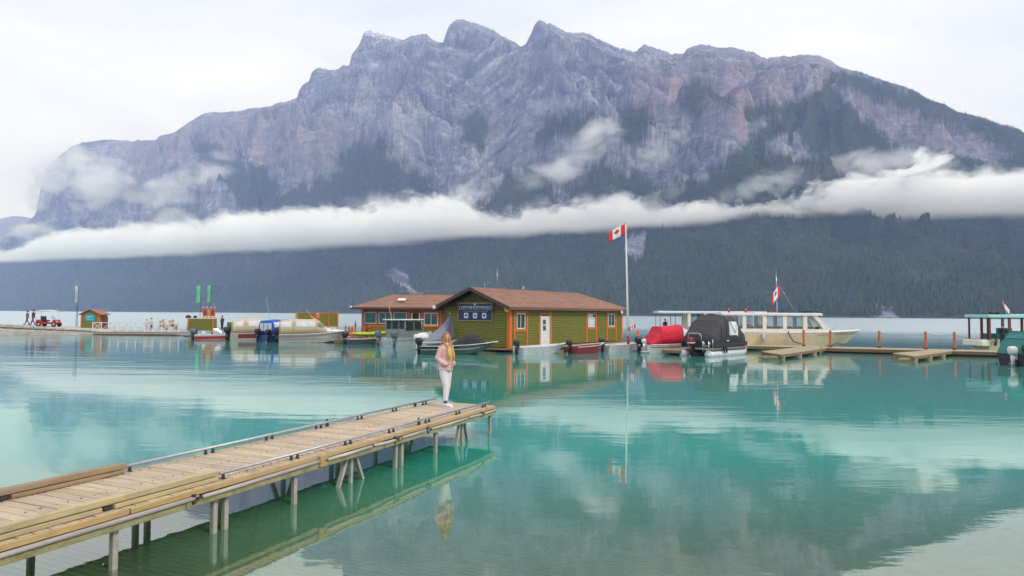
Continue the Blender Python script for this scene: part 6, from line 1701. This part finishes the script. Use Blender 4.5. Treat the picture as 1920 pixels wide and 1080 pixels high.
# ---- the woman on the pier
wp = W(836, 763.5, DZ)
HF = R(-28)                                        # she faces right and a little towards the camera
wm = thing('person', 'woman with long golden hair in pink jacket and white trousers on the pier end', 'person', (wp.x, wp.y, DZ), HF)
ft = [Vector((.05, -.07, 0)), Vector((-.05, .08, 0))]
an = [(.03, -.07, .10), (-.07, .08, .10)]; kn = [(.045, -.065, .47), (-.01, .075, .47)]; hp = [(-.02, -.075, .87), (-.02, .075, .87)]
head_yaw = R(-46)
hd = Matrix.Rotation(head_yaw, 3, 'Z') @ Matrix.Rotation(R(4), 3, 'Y')
hc = Vector((.0, 0, 1.545))
def Hp(x, y, z): return tuple(hc + hd @ Vector((x, y, z)))
sh_ = [(-.01, -.165, 1.345), (-.01, .165, 1.345)]; el_ = [(-.085, -.225, 1.10), (-.085, .225, 1.10)]; wr_ = [(.035, -.135, .975), (.035, .135, .975)]
parts = [T([(-.02, 0, .86), (-.01, 0, 1.03), (0, 0, 1.22), (0, 0, 1.36)], [.125, .105, .125, .085]), T([(0, 0, 1.34), (.005, 0, 1.47)], [.05, .045]),
         EL(Hp(0, 0, .015), (.088, .073, .105), hd), EL(Hp(.03, 0, -.055), (.052, .05, .055), hd), EL(Hp(.088, 0, -.012), (.016, .010, .020), hd)]
for i in (0, 1):
    parts += [T([hp[i], kn[i], an[i], (an[i][0], an[i][1], .03)], [.085, .052, .034, .04]), T([(an[i][0]-.03, an[i][1], .04), (an[i][0]+.14, an[i][1], .03)], [.035, .03]),
              T([sh_[i], el_[i], wr_[i]], [.05, .038, .026]), EL(Hp(-.005, (.074 if i else -.074), -.005), (.018, .008, .028), hd)]
    parts += hand(wr_[i], (.6, .3 if i == 0 else -.3, -.6), i, .75)
fused(wm, 'body', SKIN, parts, .009, 3)
# jacket: boxy, zipped, pockets low; trousers; shoes
PINK = M('pink_fleece', (.76, .47, .44, 1), .85, 0, .10, 22, .5)
jp = [T([(-.02, 0, .835), (-.02, 0, .88), (-.015, 0, 1.03), (-.01, 0, 1.20), (-.005, 0, 1.32), (0, 0, 1.40), (0, 0, 1.45)], [.152, .168, .165, .162, .145, .10, .065], 18)]
for i in (0, 1): jp += [T([sh_[i], tuple(Vector(el_[i])*1.0), (.03, -.205 if i == 0 else .205, 1.00), (.115, -.150 if i == 0 else .150, .955)], [.076, .064, .056, .048], 12)]
jk = fused(wm, 'jacket', PINK, jp, .011, 4)
PD_ = M('pink_seam', (.40, .18, .17, 1), .8)
m = MB(); m.tube([(.155, .0, .86), (.152, 0, 1.05), (.150, 0, 1.20), (.13, 0, 1.36), (.07, 0, 1.44)], .006, 6); m.build('zip', PD_, jk)
m = MB(); m.tube([(.20, -.175, .985), (.14, -.225, .93), (.06, -.25, .925)], .010, 6); m.build('pocket_edge', M('pocket_shadow_grey', (.12, .09, .10, 1), .9), jk)
m = MB(); m.tube([(-.02+.165*math.cos(a), .165*math.sin(a), .845) for a in [2*PI*k/24 for k in range(25)]], .012, 6); m.build('hem', PINK, jk)
WT = M('white_denim', (.72, .70, .72, 1), .8, 0, .06, 12, .3)
fused(wm, 'trousers', WT, [T([(hp[i][0], hp[i][1], .90), (hp[i][0]+.01, hp[i][1], .72), kn[i], tuple(Vector(kn[i]).lerp(Vector(an[i]), .5)), tuple(Vector(kn[i]).lerp(Vector(an[i]), .86))], [.105, .096, .068, .060, .052], 14) for i in (0, 1)]+[EL((-.025, 0, .87), (.12, .14, .10))], .010, 3)
for i in (0, 1):
    c_ = an[i]; m = MB(); rings = []
    for j in range(9):
        u = j/8; x = -.075+.27*u; w_ = .040+.014*math.sin(PI*min(1, u*1.1))-.012*(u > .9); hh = (.095 if u < .3 else .095-(u-.3)*.075)
        hh = max(.03, hh*(1 if u < .95 else .75))
        rings.append([(c_[0]+x, c_[1]+w_*math.cos(a), .012+hh/2+hh/2*math.sin(a)) for a in [2*PI*k/12 for k in range(12)]])
    m.loft(rings); s = m.build('shoe', M('white_shoe', (.66, .62, .70, 1), .6), wm)
    MB().box((c_[0]+.06, c_[1], .010), (.27, .085, .020)).build('sole', WHITE, s, bevel=.008)
    m = MB(); m.tube([(c_[0]+.02, c_[1]-.05, .075), (c_[0]+.06, c_[1], .098), (c_[0]+.02, c_[1]+.05, .075)], .007, 5); m.build('lace', M('mauve_lace', (.30, .18, .36, 1), .7), s)
    m = MB(); m.tube([(c_[0], c_[1], .11), (c_[0], c_[1], .155)], .042, 10); m.build('sock', BLACK, wm)
# face
DK = M('eye_dark', (.03, .02, .02, 1), .3)
for s in (-1, 1):
    m = MB(); m.ell(Hp(.080, s*.030, .010), (.008, .013, .007), 8, 6, rot=hd); e_ = m.build('eye', M('eye_white', (.7, .68, .66, 1), .3), wm)
    m = MB(); m.ell(Hp(.087, s*.030, .010), (.003, .006, .006), 8, 6, rot=hd); m.build('iris', DK, e_)
    m = MB(); m.tube([Hp(.086, s*.016, .030), Hp(.084, s*.030, .035), Hp(.074, s*.045, .030)], .003, 5); m.build('eyebrow', M('brow', (.14, .07, .03, 1), .8), wm)
m = MB(); m.tube([Hp(.074, -.026, -.046), Hp(.084, -.010, -.055), Hp(.085, .010, -.055), Hp(.074, .026, -.046)], .0055, 6); m.build('lips', M('lips', (.42, .10, .09, 1), .5), wm)
m = MB(); m.tube([Hp(.078, -.018, -.048), Hp(.087, 0, -.053), Hp(.078, .018, -.048)], .0035, 6); m.build('teeth', WHITE, wm)
# hair: brown at the roots, golden lengths falling over the chest
b = NB('ombre_hair')
z_ = b.n('ShaderNodeSeparateXYZ', {0: b.n('ShaderNodeTexCoord').outputs['Object']}).outputs[2]
nz_ = b.noise(b.mapping(b.n('ShaderNodeTexCoord').outputs['Object'], (40, 40, 6)), 1, 3)
c = b.mix(b.clampmap(z_, 1.56, 1.22), (.26, .115, .045, 1), (.80, .52, .10, 1)); c = b.mix(b.clampmap(nz_, .35, .65, 0, .5), c, (.42, .21, .04, 1))
p = b.n('ShaderNodeBsdfPrincipled', {'Base Color': c, 'Roughness': .5}); b.t.links.new(p.outputs[0], b.out.inputs[0])
m = MB(); hr = random.Random(5)
m.ell(Hp(-.018, 0, .035), (.096, .086, .100), 16, 12, rot=hd)
for k in range(90):
    a = hr.uniform(-2.5, 2.5)                      # angle round the head from the back
    th = PI+a; sd = math.copysign(1, math.sin(th)+1e-6)
    x0, y0 = .082*math.cos(th), .082*math.sin(th)
    front_ = abs(a) > 1.25
    top_ = Hp(x0*.35+.0, y0*.55, .115)
    mid = Hp(x0*1.02-.004, y0*1.10, .035+hr.uniform(-.01, .01)); low = Hp(x0*1.05+(.015 if front_ else -.01), y0*1.18, -.09)
    if front_:
        s2 = 1 if hr.random() < .42 else -1; e1 = (.105+hr.uniform(-.03, .03), s2*hr.uniform(.045, .115)-.02, 1.35+hr.uniform(-.02, .02)); e2 = (.155+hr.uniform(-.02, .02), s2*hr.uniform(.04, .13)-.03, 1.20+hr.uniform(-.05, .05)); e3 = (.165+hr.uniform(-.015, .02), s2*hr.uniform(.03, .12)-.04, 1.07+hr.uniform(-.07, .12))
        pts = [top_, mid, low, e1, e2, e3]
    else:
        q = Vector(low); pts = [top_, mid, low, (q.x-.03, q.y*1.1, 1.36), (-.15+hr.uniform(-.02, .02), q.y*1.2, 1.22+hr.uniform(-.06, .06))]
    pts = [Vector(p_)+Vector((hr.uniform(-.006, .006), hr.uniform(-.008, .008), 0)) for p_ in pts]
    r_ = hr.uniform(.009, .014)
    m.tube(pts, [r_*.7, r_, r_]+[r_*1.0]*(len(pts)-4)+[.003], 6)
m.build('hair', b.m, wm)
# ================================================================== AIR AND LOW CLOUD
def volume_mat(name, dens_fn, color=(1, 1, 1, 1), aniso=0.0, ab=(1, 1, 1, 1)):
    b = NB(name)
    d = dens_fn(b)
    p = b.n('ShaderNodeVolumePrincipled', {'Color': color, 'Density': d, 'Anisotropy': aniso, 'Absorption Color': ab})
    b.t.links.new(p.outputs[0], b.out.inputs['Volume'])
    return b.m
HAZE_D = 1.5e-4
hz = MB().box((0, 3700, 870), (17000, 9000, 1760)).build('haze', volume_mat('haze_air', lambda b: HAZE_D, (.43, .56, 1.0, 1)))
hz['kind'] = 'stuff'

def cloud_strip(name, pts, dens, nscale=(.0045, .0045, .011), cut=(.42, .62), soft=(.25, .45), seed=0.0, col=(1, 1, 1, 1), det=5, rough=.6, wid=120):
    """a bank of cloud: pts = (px, distance, base z, top z) along its run; local coordinate attributes drive the density"""
    P_ = []
    n = len(pts)
    ring = []
    vs = []; uv = []
    for (px, d, z0, z1) in pts:
        c = Vector(((px-CX)/FPX*d, d, 0)); P_.append((c, z0, z1))
    m = MB()
    for i, (c, z0, z1) in enumerate(P_):
        t = (P_[min(i+1, n-1)][0]-P_[max(i-1, 0)][0]).normalized(); nn = Vector((-t.y, t.x, 0))
        for s, z in ((-1, z0), (1, z0), (1, z1), (-1, z1)): vs.append(c+nn*(s*wid)+Vector((0, 0, z)))
    fs = [(0, 1, 2, 3), tuple(4*(n-1)+k for k in (3, 2, 1, 0))]
    for i in range(n-1):
        for k in range(4):
            a = 4*i+k; b2 = 4*i+(k+1) % 4; fs.append((a, a+4, b2+4, b2))
    m.add(vs, fs)
    return m, P_

# low bank that lies along the slope: base about 205 m above the lake
def bank_density(b):
    pos = b.n('ShaderNodeNewGeometry').outputs['Position']
    s = b.n('ShaderNodeSeparateXYZ', {0: pos}); x, y, z = s.outputs
    az = b.math('DIVIDE', x, y)
    # top height as a function of where along the range (curve over x/y)
    fc = b.n('ShaderNodeFloatCurve')
    cv = fc.mapping.curves[0]
    prof = [(-200, 270), (0, 285), (140, 352), (250, 352), (400, 355), (560, 372), (640, 350), (700, 345), (760, 350), (840, 352), (900, 315), (960, 297), (1100, 300), (1170, 308), (1250, 275), (1350, 283), (1500, 287), (1600, 322), (1700, 336), (1760, 348), (1830, 328), (1920, 318), (2200, 310)]
    def ax(px): return ((px-CX)/FPX+1.1)/2.2
    pts_ = [(ax(p), (h-200)/200.0) for p, h in prof]
    cv.points[0].location = pts_[0]; cv.points[1].location = pts_[-1]
    for q in pts_[1:-1]: cv.points.new(*q)
    fc.mapping.update()
    b.t.links.new(b.clampmap(az, -1.1, 1.1), fc.inputs['Value'])
    top = b.math('MULTIPLY_ADD', fc.outputs[0], 200.0, 200.0)
    nA = b.noise(b.mapping(pos, (.014, .014, .02)), 1, 6, .62, .6)
    nB = b.noise(b.mapping(pos, (.0035, .0035, .006), loc=(4, 2, 0)), 1, 4, .55)
    wob = b.math('ADD', b.math('MULTIPLY', b.math('SUBTRACT', nA, .5), 165.0), b.math('MULTIPLY', b.math('SUBTRACT', nB, .5), 110.0))
    upper = b.clampmap(b.math('ADD', b.math('SUBTRACT', b.math('SUBTRACT', top, 34.0), z), wob), 0, 9, 0, 1, True)
    wob2 = b.math('MULTIPLY', b.math('ADD', b.math('MULTIPLY', b.math('SUBTRACT', nB, .5), .6), b.math('MULTIPLY', b.math('SUBTRACT', nA, .5), .6)), 40.0)
    lower = b.clampmap(b.math('ADD', b.math('SUBTRACT', z, 203.0), wob2), 0, 44, 0, 1, True)
    nC = b.noise(b.mapping(pos, (.009, .009, .022), loc=(9, 1, 3)), 1, 6, .66, .8)
    thin = b.clampmap(b.math('SUBTRACT', top, z), 10, 90, .62, .30)      # torn near the top, closed below
    holes = b.clampmap(b.math('SUBTRACT', nC, thin), -.22, .02, .06, 1, True)
    return b.math('MULTIPLY', b.math('MULTIPLY', b.math('MULTIPLY', upper, holes), lower), .060)
m, _ = cloud_strip('low_cloud', [(-700, 4300, 190, 400), (-350, 3500, 190, 400), (0, 2850, 190, 400), (300, 2500, 190, 400), (650, 2080, 190, 390), (960, 1760, 190, 380), (1250, 1580, 190, 380), (1600, 1440, 190, 410), (1920, 1350, 190, 420), (2500, 1250, 190, 420)], 1, wid=85)
bank = m.build('cloud_bank', volume_mat('cloud_bank_vapour', bank_density)); bank['kind'] = 'stuff'

def wisp(px, py, dist, rx, ry, rz_, dens, tilt=0, seed=0, freq=.0075, k=1.5, bias=.0):
    c = D(px, py, dist)
    def fn(b):
        oc = b.n('ShaderNodeTexCoord').outputs['Object']
        r = b.n('ShaderNodeVectorMath', {0: oc}, operation='LENGTH').outputs['Value']
        pos = b.n('ShaderNodeNewGeometry').outputs['Position']
        n = b.noise(b.mapping(pos, (freq, freq, freq*1.5), loc=(seed*3.7, seed*1.3, 0)), 1, 6, .62, .5)
        v = b.math('ADD', b.math('SUBTRACT', 1.0+bias, b.math('MULTIPLY', r, 1.0)), b.math('MULTIPLY', b.math('SUBTRACT', n, .5), k*2))
        v = b.clampmap(v, .22, 1.35, 0, 1, True)
        edge = b.clampmap(r, .82, 1.0, 1, 0, True)
        return b.math('MULTIPLY', b.math('MULTIPLY', v, edge), dens)
    m = MB(); m.ell((0, 0, 0), (1, 1, 1), 24, 14)
    o = m.build('cloud_wisp', volume_mat('wisp_vapour_%d' % seed, fn)); o.location = c
    o.scale = (rx, ry, rz_); o.rotation_euler = (0, R(-tilt), R(-38)); o['kind'] = 'stuff'
    return o
wisp(185, 345, 3900, 470, 170, 220, 0.0210, 0, 1)
wisp(140, 300, 4250, 260, 120, 130, 0.0189, 0, 2)
wisp(310, 365, 3430, 430, 150, 130, 0.0189, 4, 3)
wisp(405, 325, 3330, 210, 110, 120, 0.0147, 10, 4)
wisp(535, 290, 3250, 130, 80, 70, 0.0084, 20, 5)
wisp(55, 432, 4150, 420, 120, 60, 0.0189, 0, 6)
wisp(1100, 276, 1930, 215, 75, 66, 0.0336, 33, 7, .011)
wisp(1235, 290, 1770, 150, 60, 66, 0.0168, 5, 8, .011)
wisp(1040, 322, 1880, 170, 65, 50, 0.0189, 10, 9, .011)
wisp(1550, 322, 1600, 200, 60, 42, 0.0273, 8, 10, .013)
wisp(1430, 352, 1500, 190, 60, 42, 0.0210, 12, 11, .013)
wisp(90, 345, 4550, 330, 170, 270, .020, 0, 12)
wisp(690, 372, 2180, 150, 60, 38, .012, 0, 13)
wisp(870, 362, 1900, 110, 60, 40, .014, 0, 14)
wisp(330, 410, 2750, 260, 90, 60, .014, 0, 15)
wisp(1690, 300, 1420, 150, 60, 34, .014, 10, 16)
wisp(1290, 352, 1640, 150, 55, 32, .012, 14, 17)
